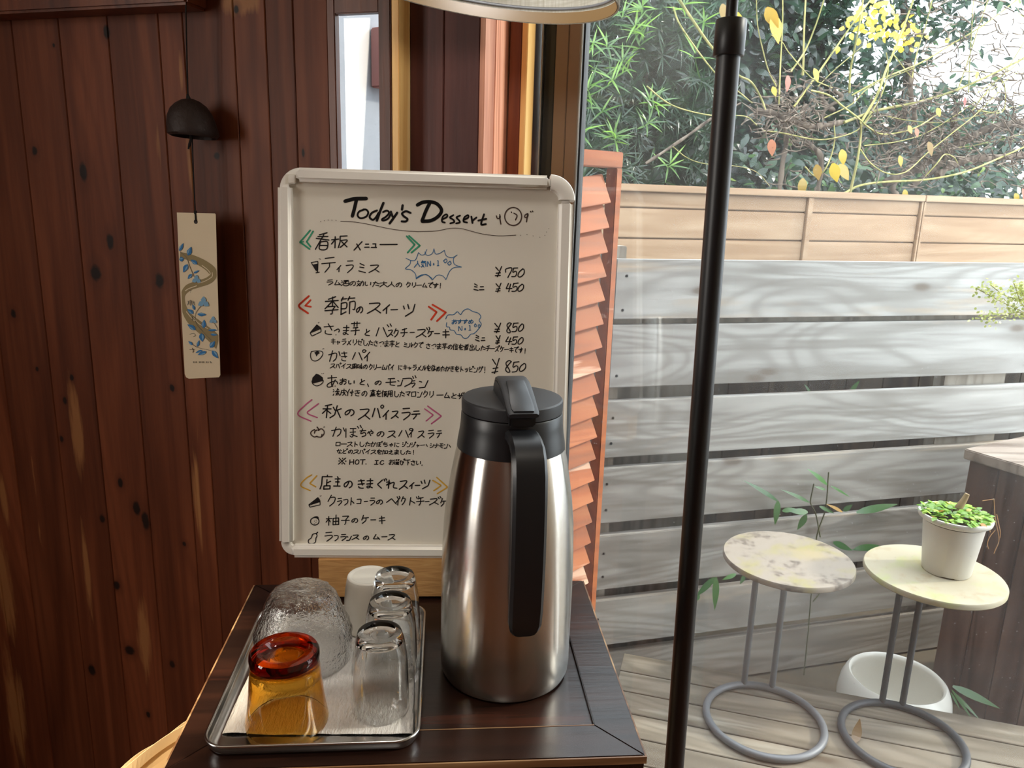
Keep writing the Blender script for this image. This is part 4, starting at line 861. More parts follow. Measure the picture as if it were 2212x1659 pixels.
# ================================================================== WHITEBOARD
rb = np.array([31216-W/2, -(1347-H/2), F]); ub_ = np.array([761, 19100, -F]); rb = RM@(rb/np.linalg.norm(rb)); ub_ = RM@(ub_/np.linalg.norm(ub_)); ub_ = ub_-rb*ub_.dot(rb); ub_ /= np.linalg.norm(ub_); nb = np.cross(rb, ub_)
B0 = onz(790, 1207, TZ+BTZ+.0008); B0 = B0-nb*.011          # panel surface sits behind the rails' front
def bp(x, y, off=0.0): return onpl(x, y, B0+nb*off, nb)
def bl(x, y, off=0.0):
    p = bp(x, y, off)-B0; return p.dot(rb), p.dot(ub_)
wb = thing('whiteboard', B0, "small white framed dessert menu whiteboard standing on the fibreboard block", 'whiteboard')
FO = .011
xl0, yb0 = bl(597, 1207, FO); xl0 = (bl(605, 396, FO)[0]+bl(595, 1178, FO)[0])/2; yb0 = -.0
xr0 = (bl(1243, 432, FO)[0]+bl(1222, 900, FO)[0])/2; yt0 = (bl(640, 360, FO)[1]+bl(1190, 378, FO)[1])/2
xli = (bl(637, 420, FO)[0]+bl(624, 1178, FO)[0])/2; xri = (bl(1208, 440, FO)[0]+bl(1196, 820, FO)[0])/2
yti = (bl(640, 390, FO)[1]+bl(1190, 409, FO)[1])/2; ybi = bl(790, 1180, FO)[1]
yb0 = bl(790, 1207, FO)[1]
BX = lambda mb, a0, a1, b0, b1, d0, d1: mb.box(B0, rb, ub_, nb, (a0, b0, d0), (a1, b1, d1))
q = MB(); BX(q, xli-.010, xri+.010, ybi-.010, yti+.010, -.006, 0.0); q.build('writing_panel', M['board'], wb)
xt0 = bl(637, 360, FO)[0]; xt1 = bl(1190, 380, FO)[0]; yl1 = bl(605, 396, FO)[1]; yl0 = bl(595, 1178, FO)[1]; yr1 = bl(1243, 433, FO)[1]
xb0 = bl(627, 1207, FO)[0]
q = MB(); BX(q, xt0, xt1, yti, yt0, -.010, FO); q.build('frame_rail', M['white'], wb, bevel=.0045, seg=3, smooth=50)
q = MB(); BX(q, xb0, xr0-.03, yb0, ybi, -.010, FO); q.build('frame_rail', M['white'], wb, bevel=.0045, seg=3, smooth=50)
q = MB(); BX(q, xl0, xli, yl0, yl1, -.010, FO); q.build('frame_rail', M['white'], wb, bevel=.0045, seg=3, smooth=50)
q = MB(); BX(q, xri, xr0, yb0+.03, yr1, -.010, FO); q.build('frame_rail', M['white'], wb, bevel=.0045, seg=3, smooth=50)
def elbow(cx, cy_, ri, ro, a0, d0, d1, name='corner_cap', rnd_=.35, mt='white'):
    q = MB(); loops = []; n = 12; k_ = min(.0045, (ro-ri)*rnd_)
    sec = [(ri, d0), (ri, d1-k_), (ri+k_*.3, d1-k_*.3), (ri+k_, d1), (ro-k_, d1), (ro-k_*.3, d1-k_*.3), (ro, d1-k_), (ro, d0)]
    for i in range(n+1):
        a = math.radians(a0+90*i/n); loops.append([B0+rb*(cx+r*math.cos(a))+ub_*(cy_+r*math.sin(a))+nb*d for r, d in sec])
    m = len(sec); vs = [p for L in loops for p in L]; fs = [(i*m+k, i*m+(k+1) % m, (i+1)*m+(k+1) % m, (i+1)*m+k) for i in range(n) for k in range(m)]
    fs += [tuple(range(m))[::-1], tuple(n*m+k for k in range(m))]; q.add(vs, fs); return q.build(name, M[mt], wb, smooth=40)
elbow(xt1+.0005, yr1+.0005, max(.001, min(xri-xt1, yti-yr1)), max(xr0-xt1, yt0-yr1)+.0008, 0, -.011, FO+.0012)
elbow(xb0+.004, yl0+.002, .004, .0185, 180, -.011, FO-.006)
elbow(xr0-.0305, yb0+.0305, .010, .0302, 270, -.011, FO+.0008)
elbow(xt0+.004, yl1-.004, .004, .028, 90, -.0105, -.004)
q = MB(); x1, y1 = bl(620, 376, FO); x2, y2 = bl(637, 396, FO); BX(q, x1, x2-.0004, y2+.0004, y1, -.0035, FO-.005); q.build('corner_insert', M['white'], wb, bevel=.001)
q = MB(); BX(q, xli-.008, xri+.008, ybi-.008, yti+.008, -.0095, -.0065); q.build('back_panel', M['greymetal'], wb)
# fold-out rear foot
q = MB(); pa_ = B0+rb*.07+ub_*.40-nb*.010; pb2 = np.array([pa_[0]+.0, pa_[1]+.12, TZ+.004]); 
pb2 = B0+rb*.07-nb*.0; pb2 = np.array([pb2[0], B0[1]+.036, TZ+BTZ+.003])
q.tube([pa_, pb2], .0028, 8); q.build('rear_prop', M['greymetal'], wb)

# --- handwriting: strokes laid on the panel as thin ink ribbons
class Ink:
    def __init__(s): s.mb = MB()
    def line(s, pts, w, smooth=True):
        P = [np.array(p, float) for p in pts]
        if smooth and len(P) > 2:
            P = [np.array(p) for p in catmull([np.array([*p, 0]) for p in P], 4)]; P = [p[:2] for p in P]
        h = w/2; B = lambda v: bp(v[0], v[1], .00035)
        for a, b in zip(P[:-1], P[1:]):
            d = b-a; L = np.linalg.norm(d)
            if L < 1e-6: continue
            n = np.array([-d[1], d[0]])/L*h; s.mb.add([B(a-n), B(a+n), B(b+n), B(b-n)], [(0, 1, 2, 3)])
        for p in (P if w > 3.2 else [P[0], P[-1]]):
            s.mb.add([B(p+h*np.array([math.cos(t), math.sin(t)])) for t in np.linspace(0, 2*PI, 9)[:-1]], [tuple(range(8))])
        return s
    def fill(s, pts):
        s.mb.add([bp(x, y, .00035) for x, y in pts], [tuple(range(len(pts)))]); return s
    def done(s, name, m): s.mb.build(name, M[m], wb, fixn=False)
G = {}
for row in '''メ 8219 3479|ニ 2373 1888|ュ 2272 7278 0999|ー 0595|テ 2181 0494 545629|ィ 8116 5459|イ 8116 5459|ラ 2181 14848639|ミ 2173 2475 1799|ス 12825609 5699|ム 411888 6599|ク 4015 32827639|リ 2126 818649|ツ 1224 4154 918639|ハ 3218 6299|チ 8122 0595 515739|ケ 3015 2393 646629|キ 1383 1696 4159|セ 049386 313899|ル 323609 616994|フ 12828639|ト 3139 3487|ヒ 212899 8425|ン 1233 196992|モ 2181 0595 414889|ロ 1282 8288 8818 1812|ナ 0494 515629|シ 2132 1435 196893|マ 129256 3567|サ 0494 3136 716639|コ 128288 1888|ヘ 064298|ャ 2239 0484 8466|ッ 1224 4154 918639
の 53462817153362848769|い 12173847 8387|た 1363 4119 6495 5798|て 119154465889|す 0393 61664735546639|さ 1383 4176 26285979|つ 14729486 49|ま 1282 1585 505739183789|と 3145 83262889|し 2127497996|か 04636749 3119 8295|き 1282 1585 4166 27285979|を 1282 40164457 94374989|あ 1282 404859 74491917558597 79|お 1363 4148291755859779 7293|ほ 1219 4282 4585 62685948 5799|ち 1383 412665868849|ゃ 0563848666 5162 2359|に 1219 4383 475989|な 1353 4126 7294 64685948 5799|え 4162 147419475999|ひ 13422649787396|く 712579|れ 2129 033306636899|め 2357 62391825639669
看 7021 1282 0394 5109 3585893935 3787|板 0343 2129 2306 5191 515549 54948659 6599|酒 0112 0414 0917 3191 3393993933 5155 7155 3696|効 2022 0242 1549 4509 53938989 715649|大 0393 515509 5599|人 515409 5499|季 7021 0292 5055 5206 5296 257557 575949 0797|節 2012 1141 6052 5191 13434616 1319 1948 63939787 6369|芋 0191 3033 6063 2474 0696 545949|信 2004 1219 5061 3292 4484 4686 4888 8889 8949 4948|煮 2171 4144 0393 8016 3575 7577 7737 3735 1819 3839 5859 7879|出 5059 2124 2484 8482 1619 1999 9996|風 111609 11818799 3262 34646737 3437 5258 2868|味 0232 3237 3707 0702 5383 4596 7079 7548 7599|絡 3012 1224 3406 2629 6042 528249 5597 5787 8759|渋 0112 0414 0917 6054 6082 3494 6469 4657 8667 4958 9987|皮 2282 8294 221709 5055 2575 7549 4599|付 3005 1419 4494 717969 5566|栗 0191 2373 2326 2676 7673 4043 6063 2575 0797 5659 5709 5799|使 2004 1219 3292 4484 4487 4787 8487 625849 4699|用 1109 1181 8189 8979 1484 1686 5159|秋 4011 0343 2129 2306 2446 5264 9374 716749 7499|加 0343434838 2109 5393 9398 9858 5853|選 0112 041418 1899 3151 5133 7191 9173 4585 3696 4778 8767|下 0191 5159 5476|店 5051 1191 111609 5357 5584 3787 8789 8939 3937|主 4051 1282 2575 0999 5259|柚 0343 2129 2306 2436 5393 9399 9959 5953 7079 5696|子 118154 545849 0595|気 3013 2181 2272 138398 2569 5629
、 2357|！ 5156 5859|. 1819|※ 1189 8119 5152 5859 1525 8595|H 1119 8189 1585|O 41142859867241|T 0191 5149|I 2181 5159 1989|C 824116397987|N 19118981|o 5546586755|1 315159 3979|7 14119149|5 312564866919 3191|0 61241849868261|8 825123677949275482|4 411696 7259|¥ 1154 9149 2686 1888|口 1282 8288 8818 1812'''.split('\n'):
    for e in row.split('|'):
        c, *st = e.split(' '); G[c] = [[(int(a), int(b)) for a, b in zip(x[::2], x[1::2])] for x in st]
DAK = dict(zip('ジゼズバブベドグザでびぼどぐが', 'シセスハフヘトクサてひほとくか')); HAN = dict(zip('パピプ', 'ハヒフ'))
rj = random.Random(2)
def glyph(ik, c, x, y, w, h, lw, slant=-.06):
    if c == ' ': return
    b = DAK.get(c, HAN.get(c, c)); st = [list(s_) for s_ in G[b]]
    k = .82 if c != b else 1.0
    st = [[(px*k, py) for px, py in s_] for s_ in st]
    if c in DAK: st += [[(7.4, .2), (8.2, 2.0)], [(9.0, -.4), (9.8, 1.4)]]
    if c in HAN: st += [[(8.6+1.2*math.cos(t), .8+1.2*math.sin(t)) for t in np.linspace(0, 2*PI, 8)]]
    rt = rj.uniform(-.05, .05)
    for s_ in st:
        P = []
        for px, py in s_:
            u, v = (px-4.7)/9.0, (py-5.0)/9.0; u, v = u-v*rt+slant*-v*0+rj.uniform(-.012, .012), v+u*rt-.05*u+rj.uniform(-.012, .012)
            P.append((x+u*w+(-v*h)*.06, y+v*h))
        ik.line(P, lw, smooth=len(P) > 3)
def chars(ik, items, lw, name=None, m='inkblack'):
    if name is None:
        for c, x0, x1, y0, y1 in items: glyph(ik, c, (x0+x1)/2, (y0+y1)/2, x1-x0, y1-y0, lw)
        return
    # one part for each written line: a new line starts where the writing jumps back to the left
    line = []; px = -1
    for it in items+[None]:
        if it is None or (line and it[1] < px-12):
            k = Ink(); chars(k, line, lw); k.done(name, m); line = []
        if it: line.append(it); px = it[1]
def run(ik, txt, x0, x1, y0, y1, h, lw, wk=.78):
    n = len(txt); adv = (x1-x0)/n
    for i, c in enumerate(txt):
        t = (i+.5)/n; sm = .72 if c in 'ャュィッゃ' else 1.0
        glyph(ik, c, x0+(i+.5)*adv, y0+(y1-y0)*t+(h*.14 if sm < 1 else 0), adv*wk*1.04*sm, h*sm, lw)
# heading
A = lambda x, y: (600+x/5.925, 360+y/5.925); A2 = lambda x, y: (900+x/5.924, 360+y/5.924)
t = Ink()
def thick(pts, w, f=A): t.line([f(*p) for p in pts], w)
thick([(862, 442), (980, 412), (1130, 408)], 8.2); thick([(1005, 430), (980, 540), (955, 632)], 7.6)
thick([(1095, 552), (1040, 575), (1022, 625), (1060, 660), (1130, 640), (1158, 590), (1135, 552), (1095, 548)], 4.2)
thick([(1270, 560), (1205, 590), (1175, 645), (1215, 680), (1255, 650), (1290, 590)], 4.4); thick([(1352, 465), (1310, 570), (1268, 690)], 5.6)
thick([(1348, 580), (1395, 562), (1425, 590), (1385, 640), (1335, 672), (1350, 690), (1410, 665), (1445, 610)], 4.2); thick([(1448, 575), (1470, 640)], 4.6); thick([(1528, 590), (1480, 660), (1432, 725)], 5.2)
thick([(1598, 495), (1590, 550)], 5.2); thick([(1700, 592), (1640, 570), (1590, 600), (1620, 640), (1660, 670), (1640, 700), (1585, 700)], 4.6)
thick([(10, 490), (80, 455), (180, 450), (265, 480), (320, 560), (270, 640), (180, 690), (75, 700)], 7.6, A2); thick([(165, 470), (120, 560), (70, 690)], 7.4, A2)
for pts, w in (([(320, 680), (390, 640), (380, 610), (335, 640), (325, 700), (360, 715)], 3.8), ([(470, 620), (425, 650), (470, 680), (480, 710), (430, 725)], 3.8), ([(555, 625), (510, 650), (545, 690), (550, 715), (505, 725)], 3.8), ([(605, 680), (660, 650), (655, 620), (610, 650), (600, 700), (645, 715)], 3.8), ([(700, 640), (715, 720)], 4.2), ([(715, 690), (765, 650)], 4.0), ([(862, 610), (825, 735), (885, 735)], 4.2), ([(790, 690), (890, 668)], 4.2)): thick(pts, w, A2)
t.done('title_lettering', 'inkblack')
t = Ink()
t.line([A2(1235+108*math.cos(a), 637+115*math.sin(a)) for a in np.linspace(-1.5, 4.8, 22)], 2.6); t.line([A2(*p) for p in ((1245, 595), (1285, 625), (1265, 680))], 2.6); t.line([A2(1210, 578), A2(1216, 588)], 2.2)
for pts in ([(1020, 630), (1035, 665), (1070, 650), (1062, 615)], [(1060, 640), (1078, 735)], [(1420, 600), (1385, 620), (1385, 650), (1420, 640), (1425, 605)], [(1420, 610), (1405, 705)], [(1458, 572), (1463, 582)], [(1482, 568), (1487, 578)]): t.line([A2(*p) for p in pts], 2.6)
t.line([A(*p) for p in ((805, 700), (960, 705), (1150, 735), (1400, 788), (1600, 818), (1780, 830))]+[A2(*p) for p in ((20, 830), (250, 822), (420, 790), (560, 790), (700, 825), (850, 862), (1050, 885), (1270, 876))], 1.3)
for p in ((549, 702), (594, 690), (643, 682), (692, 684), (744, 686)): t.line([A(*p), A(p[0]+3, p[1]+3)], 1.4)
for p in ((1330, 877), (1410, 868), (1488, 885), (1575, 901), (1640, 878), (1660, 835), (1690, 793)): t.line([A2(*p), A2(p[0]+3, p[1]+3)], 1.3)
t.done('title_doodles', 'inkbrown')
# menu headings and items
t = Ink()
chars(t, [('看', 683, 711, 505, 540), ('板', 717, 750, 509, 536), ('メ', 764, 784, 518, 541), ('ニ', 787, 799, 524, 536), ('ュ', 803, 814, 525, 535), ('ー', 822, 859, 520, 536),
 ('季', 703, 731, 644, 680), ('節', 734, 767, 643, 680), ('の', 769, 785, 660, 677), ('ス', 795, 824, 651, 678), ('ィ', 826, 843, 658, 678), ('ー', 845, 859, 664, 674), ('ツ', 868, 896, 656, 684),
 ('秋', 698, 737, 875, 904), ('の', 744, 767, 882, 899), ('ス', 775, 800, 880, 907), ('パ', 803, 826, 878, 904), ('イ', 826, 841, 886, 907), ('ス', 846, 861, 886, 904), ('ラ', 866, 887, 881, 908), ('テ', 890, 907, 887, 906),
 ('店', 693, 717, 1028, 1058), ('主', 722, 736, 1031, 1051), ('の', 742, 763, 1036, 1055), ('き', 772, 789, 1035, 1056), ('ま', 791, 807, 1035, 1055), ('ぐ', 812, 833, 1036, 1056), ('れ', 835, 859, 1036, 1056), ('ス', 863, 881, 1036, 1057), ('ィ', 884, 895, 1042, 1056), ('ー', 897, 907, 1044, 1053), ('ツ', 907, 928, 1036, 1057)], 2.7, 'heading_lettering')
t = Ink()
chars(t, [('テ', 696, 725, 555, 589), ('ィ', 727, 737, 573, 588), ('ラ', 746, 764, 562, 590), ('ミ', 774, 790, 567, 591), ('ス', 798, 820, 570, 589),
 ('さ', 698, 723, 698, 724), ('つ', 721, 733, 708, 724), ('ま', 740, 755, 704, 724), ('芋', 759, 777, 697, 725), ('と', 787, 800, 710, 726), ('バ', 810, 843, 703, 729), ('ス', 838, 849, 711, 727), ('ク', 850, 861, 711, 729), ('チ', 866, 880, 709, 728), ('ー', 886, 895, 714, 722), ('ズ', 900, 926, 709, 729), ('ケ', 923, 936, 712, 728), ('ー', 939, 950, 717, 724), ('キ', 955, 971, 711, 731),
 ('か', 710, 735, 756, 781), ('き', 736, 751, 759, 781), ('パ', 760, 788, 758, 779), ('イ', 786, 800, 760, 781),
 ('あ', 706, 730, 812, 836), ('お', 733, 748, 817, 831), ('い', 752, 767, 820, 831), ('と', 776, 789, 818, 832), ('、', 792, 800, 826, 838), ('の', 809, 825, 821, 832), ('モ', 834, 855, 817, 834), ('ン', 858, 870, 819, 834), ('ブ', 868, 896, 814, 836), ('ラ', 888, 897, 822, 837), ('ン', 904, 925, 820, 838),
 ('か', 717, 745, 921, 943), ('ぼ', 745, 778, 922, 945), ('ち', 776, 792, 925, 944), ('ゃ', 794, 807, 928, 942), ('の', 813, 831, 930, 944), ('ス', 838, 855, 929, 946), ('パ', 860, 889, 927, 945), ('イ', 883, 893, 929, 945), ('ス', 903, 917, 929, 946), ('ラ', 923, 938, 929, 947), ('テ', 943, 954, 930, 946),
 ('ク', 707, 726, 1071, 1094), ('ラ', 728, 739, 1076, 1092), ('フ', 741, 752, 1077, 1092), ('ト', 755, 766, 1074, 1092), ('コ', 770, 781, 1076, 1090), ('ー', 787, 794, 1079, 1087), ('ラ', 798, 810, 1075, 1092), ('の', 812, 828, 1078, 1090), ('ベ', 836, 862, 1074, 1092), ('イ', 855, 864, 1075, 1092), ('ク', 866, 876, 1074, 1091), ('ド', 880, 903, 1074, 1092), ('チ', 900, 916, 1074, 1092), ('ー', 919, 927, 1080, 1087), ('ズ', 928, 951, 1075, 1091), ('ケ', 951, 963, 1078, 1094),
 ('柚', 705, 732, 1114, 1135), ('子', 738, 755, 1114, 1134), ('の', 759, 774, 1118, 1130), ('ケ', 780, 796, 1114, 1131), ('ー', 801, 812, 1119, 1127), ('キ', 818, 832, 1114, 1132),
 ('ラ', 700, 719, 1149, 1170), ('フ', 721, 731, 1155, 1169), ('ラ', 735, 748, 1154, 1168), ('ン', 748, 759, 1157, 1168), ('ス', 761, 776, 1154, 1166), ('の', 784, 798, 1156, 1167), ('ム', 805, 821, 1154, 1166), ('ー', 825, 836, 1156, 1163), ('ス', 839, 854, 1153, 1167)], 2.3, 'item_lettering')
t = Ink()
chars(t, [('¥', 1069, 1083, 575, 599), ('7', 1091, 1106, 579, 600), ('5', 1105, 1118, 578, 598), ('0', 1118, 1134, 580, 599), ('ミ', 1023, 1033, 612, 629), ('ニ', 1035, 1047, 616, 628), ('¥', 1070, 1082, 611, 632), ('4', 1092, 1106, 611, 631), ('5', 1105, 1119, 611, 630), ('0', 1118, 1132, 613, 630),
 ('¥', 1067, 1081, 697, 720), ('8', 1092, 1106, 696, 720), ('5', 1105, 1119, 697, 717), ('0', 1119, 1132, 699, 716), ('ミ', 1026, 1036, 723, 738), ('ニ', 1039, 1049, 727, 737), ('¥', 1070, 1080, 724, 744), ('4', 1091, 1106, 727, 745), ('5', 1105, 1118, 727, 744), ('0', 1118, 1131, 728, 744),
 ('¥', 1062, 1078, 773, 809), ('8', 1089, 1106, 777, 805), ('5', 1105, 1121, 781, 804), ('0', 1121, 1137, 784, 803)], 2.4, 'price_lettering')
t = Ink(); run(t, 'ラム酒の効いた大人の', 704, 870, 610, 615, 12, 1.9, .86); run(t, 'クリームです', 876, 947, 615, 617, 11, 1.9, .86); glyph(t, '！', 951, 617, 5, 12, 1.8); t.done('description_lettering', 'inkblack')
t = Ink(); run(t, 'キャラメリゼしたさつま芋と', 714, 864, 737, 744, 13, 1.8, .86); run(t, 'ミルクで', 871, 914, 745, 746, 11, 1.8, .84); run(t, 'さつま芋の信を煮出した', 919, 1049, 747, 752, 12, 1.8, .86); run(t, 'チーズケーキです', 1049, 1130, 752, 757, 12, 1.8, .84); glyph(t, '！', 1134, 758, 5, 11, 1.8); t.done('description_lettering', 'inkblack')
t = Ink(); run(t, 'スパイス風味の', 713, 795, 790, 792, 11, 1.8, .86); run(t, 'クリームパイ', 796, 852, 793, 794, 12, 1.8, .86); run(t, 'にキャラメルを絡めたかきをトッピング', 860, 1043, 793, 799, 12, 1.8, .86); glyph(t, '！', 1047, 799, 6, 14, 1.8); t.done('description_lettering', 'inkblack')
t = Ink(); run(t, '渋皮付きの', 719, 795, 847, 850, 14, 1.9, .84); run(t, '栗を使用したマロンクリ', 799, 938, 850, 852, 14, 1.9, .84); run(t, 'ームとザ', 943, 1003, 853, 856, 13, 2.0, .86); t.done('description_lettering', 'inkblack')
t = Ink(); run(t, 'ローストしたかぼちゃに', 724, 864, 959, 960, 11, 1.8, .86); run(t, 'ジンジャー、シナモン、', 868, 978, 960, 964, 10, 1.8, .86); t.done('description_lettering', 'inkblack')
t = Ink(); run(t, 'などのスパイスを加えました', 726, 888, 975, 977, 10, 1.8, .86); glyph(t, '！', 893, 977, 5, 10, 1.8); t.done('description_lettering', 'inkblack')
t = Ink(); glyph(t, '※', 739, 996, 18, 15, 2.2); run(t, 'HOT.', 754, 801, 998, 998, 11, 2.2, .86); run(t, 'IC', 807, 831, 999, 999, 9, 2.2, .8); run(t, 'お選び下さい.', 839, 922, 998, 1000, 12, 1.9, .86); t.done('description_lettering', 'inkblack')
def poly(name, m, f, strokes):
    mid = sum(p[0] for _, pts in strokes for p in pts)/sum(len(pts) for _, pts in strokes)
    for side in (0, 1):
        t = Ink(); sel = [(w, pts) for w, pts in strokes if (pts[0][0] > mid) == bool(side)]
        for w, pts in sel: t.line([f(*p) for p in pts], w, smooth=len(pts) > 3)
        if sel: t.done(name, m)
poly('green_bracket', 'inkgreen', A, [(3.6, [(415, 815), (285, 965), (408, 1055)]), (3.6, [(452, 828), (370, 960), (420, 1025)]), (2.6, [(285, 968), (330, 960)]), (3.6, [(1650, 890), (1752, 998), (1662, 1100)]), (3.6, [(1680, 885), (1818, 1010), (1710, 1100)])])
A3 = lambda x, y: (620+x/6.38, 620+y/6.38); A4 = lambda x, y: (900+x/6.38, 620+y/6.38)
poly('red_bracket', 'inkred', lambda x, y: A3(x, y), [(4.0, [(300, 125), (215, 200), (165, 268), (290, 362)]), (3.6, [(322, 180), (250, 258), (328, 272)]), (3.8, [A_ for A_ in ((1953, 270), (2060, 345), (1985, 450))]), (3.8, [(2005, 243), (2188, 350), (2065, 470)])])
A5 = lambda x, y: (620+x/5.82, 860+y/5.82)
poly('pink_bracket', 'inkpink', A5, [(2.8, [(312, 20), (220, 95), (135, 205), (300, 290)]), (2.8, [(395, 70), (300, 140), (255, 190), (380, 245)]), (2.6, [(1730, 135), (1838, 212), (1748, 288)]), (2.8, [(1768, 100), (1940, 225), (1815, 322)])])
A6 = lambda x, y: (590+x/5.395, 1020+y/5.395)
poly('yellow_bracket', 'inkyellow', A6, [(2.6, [(448, 32), (385, 70), (320, 155), (432, 215)]), (2.6, [(508, 42), (425, 130), (498, 172)]), (2.6, [(1860, 95), (1958, 155), (1872, 215)]), (2.6, [(1905, 60), (2032, 175), (1912, 250)])])
t = Ink()
bur = [(1640, 1172), (1700, 1200), (1770, 1180), (1800, 1095), (1870, 1135), (1905, 1060), (1960, 1138)]
t.line([A(*p) for p in bur[:2]], 1.5); t.line([A(1700, 1200), A(1760, 1195), A(1800, 1100)], 1.5)
t.line([A(1700, 1200), A(1690, 1250), A(1632, 1306), A(1700, 1318), A(1760, 1370), A(1772, 1436)], 1.5); t.line([A(1772, 1436), A(1830, 1400), A(1900, 1380), A(1975, 1430)], 1.5)
t.line([A2(*p) for p in ((25, 1100), (60, 1130), (100, 1120), (130, 1060))], 1.4); t.line([A2(*p) for p in ((105, 1090), (120, 1125), (150, 1135), (200, 1110), (222, 1050))], 1.4); t.line([A2(*p) for p in ((222, 1050), (240, 1115), (290, 1110), (355, 1070))], 1.4); t.line([A2(*p) for p in ((355, 1070), (380, 1140), (450, 1165), (520, 1130))], 1.4)
t.line([A2(*p) for p in ((500, 1140), (470, 1180), (485, 1250), (575, 1285))], 1.4); t.line([A2(*p) for p in ((575, 1285), (480, 1290), (420, 1340), (375, 1445))], 1.4); t.line([A2(*p) for p in ((375, 1445), (330, 1395), (260, 1390), (200, 1450))], 1.4); t.line([A2(*p) for p in ((200, 1450), (140, 1390), (60, 1385), (0, 1420))], 1.4)
run(t, '人気', 895, 921, 570, 571, 14, 1.9, .9); run(t, 'No1', 922, 951, 570, 568, 12, 1.7, .85)
for a, b in ((368, 1205), (420, 1235)): t.line([A2(a-25, b), A2(a+8, b-28), A2(a+24, b+4), A2(a-6, b+28), A2(a-25, b)], 1.7, False)
t.done('blue_bubble', 'inkblue'); t = Ink()
cl = [(400, 440), (430, 385), (510, 380), (560, 340), (605, 380), (640, 330), (705, 300), (770, 335), (850, 360), (885, 410), (860, 460), (890, 510), (850, 580), (790, 640), (745, 650), (700, 700), (650, 705), (610, 660), (550, 650), (515, 600), (460, 590), (455, 555), (410, 545), (415, 490)]
t.line([A4(*p) for p in cl], 1.6); run(t, 'おすすめ', 975, 1023, 695, 694, 10, 1.8, .9); run(t, 'No1', 989, 1020, 710, 708, 11, 1.7, .85)
for a, b in ((808, 530), (860, 538)): t.line([A4(a, b-25), A4(a+16, b), A4(a, b+22), A4(a-14, b), A4(a, b-25)], 1.6)
t.done('blue_bubble', 'inkblue')
# little drawings beside the items
t = Ink(); dk = lambda f, *pp: [f(*p) for p in pp]
t.fill(dk(A, (436, 1255), (512, 1240), (516, 1330), (505, 1338), (495, 1330))); t.line(dk(A, (428, 1226), (514, 1212), (512, 1330), (490, 1330), (428, 1226)), 1.8, False); t.line(dk(A, (490, 1358), (532, 1350)), 2.2); t.line(dk(A, (505, 1335), (512, 1352)), 2.4)
t.done('item_drawing', 'inkblack'); t = Ink()
t.fill(dk(A3, (410, 520), (462, 565), (325, 625))); t.line(dk(A3, (410, 522), (318, 632), (342, 676), (470, 615), (462, 560), (410, 522)), 2.0, False); t.line(dk(A3, (325, 630), (465, 572)), 1.8)
t.done('item_drawing', 'inkblack'); t = Ink()
t.line(dk(A3, (335, 890), (322, 940), (340, 1000), (390, 1020), (450, 990), (492, 930), (480, 890), (410, 880), (335, 890)), 1.9); t.fill(dk(A3, (372, 905), (410, 885), (425, 880), (455, 912), (425, 925), (405, 958), (392, 925)))
t.done('item_drawing', 'inkblack'); t = Ink()
t.fill(dk(A3, (342, 1300), (350, 1250), (400, 1195), (440, 1205), (492, 1245), (500, 1295), (430, 1312), (355, 1330))); t.line(dk(A3, (342, 1295), (355, 1335), (400, 1362), (450, 1350), (490, 1320), (500, 1290)), 2.0)
t.done('item_drawing', 'inkblack'); t = Ink()
t.fill(dk(A6, (520, 295), (545, 345), (430, 380))); t.line(dk(A6, (522, 295), (415, 380), (428, 408), (548, 380), (545, 330), (522, 295)), 1.9, False); t.line(dk(A6, (420, 384), (545, 345)), 1.6)
t.done('item_drawing', 'inkblack'); t = Ink()
t.line([A6(485+50*math.cos(a), 572+44*math.sin(a)) for a in np.linspace(0, 2*PI, 16)], 2.2); t.line(dk(A6, (480, 525), (515, 520), (525, 535)), 3.0)
for p in ((480, 570), (490, 590), (500, 560), (505, 580), (478, 600)): t.line([A6(*p), A6(p[0]+4, p[1]+2)], 1.2)
t.done('item_drawing', 'inkblack'); t = Ink()
t.line(dk(A6, (500, 715), (460, 725), (445, 765), (412, 790), (415, 825), (455, 835), (492, 815), (498, 770), (512, 740), (500, 715)), 2.2); t.line(dk(A6, (498, 718), (520, 700)), 2.6)
t.done('item_drawing', 'inkblack'); t = Ink()
for f, x, y in ((A, 530, 1175), (A, 543, 1180), (A3, 428, 490), (A3, 440, 483), (A3, 490, 850), (A3, 505, 845), (A3, 478, 1190), (A3, 500, 1188), (A6, 545, 275), (A6, 558, 270), (A5, 462, 362), (A5, 472, 358)): t.line([f(x, y), f(x+3, y+8)], 1.2)
t.done('sparkle_marks', 'inkblack')
poly('pumpkin_drawing', 'inkbrown', A5, [(2.6, [(345, 395), (305, 420), (300, 455), (340, 488), (375, 480)]), (2.6, [(345, 440), (350, 410), (380, 400)]), (2.6, [(395, 405), (430, 385), (465, 415), (462, 455), (425, 490), (380, 485)]), (2.4, [(430, 490), (440, 455)]), (2.8, [(378, 365), (395, 385), (400, 405)])])

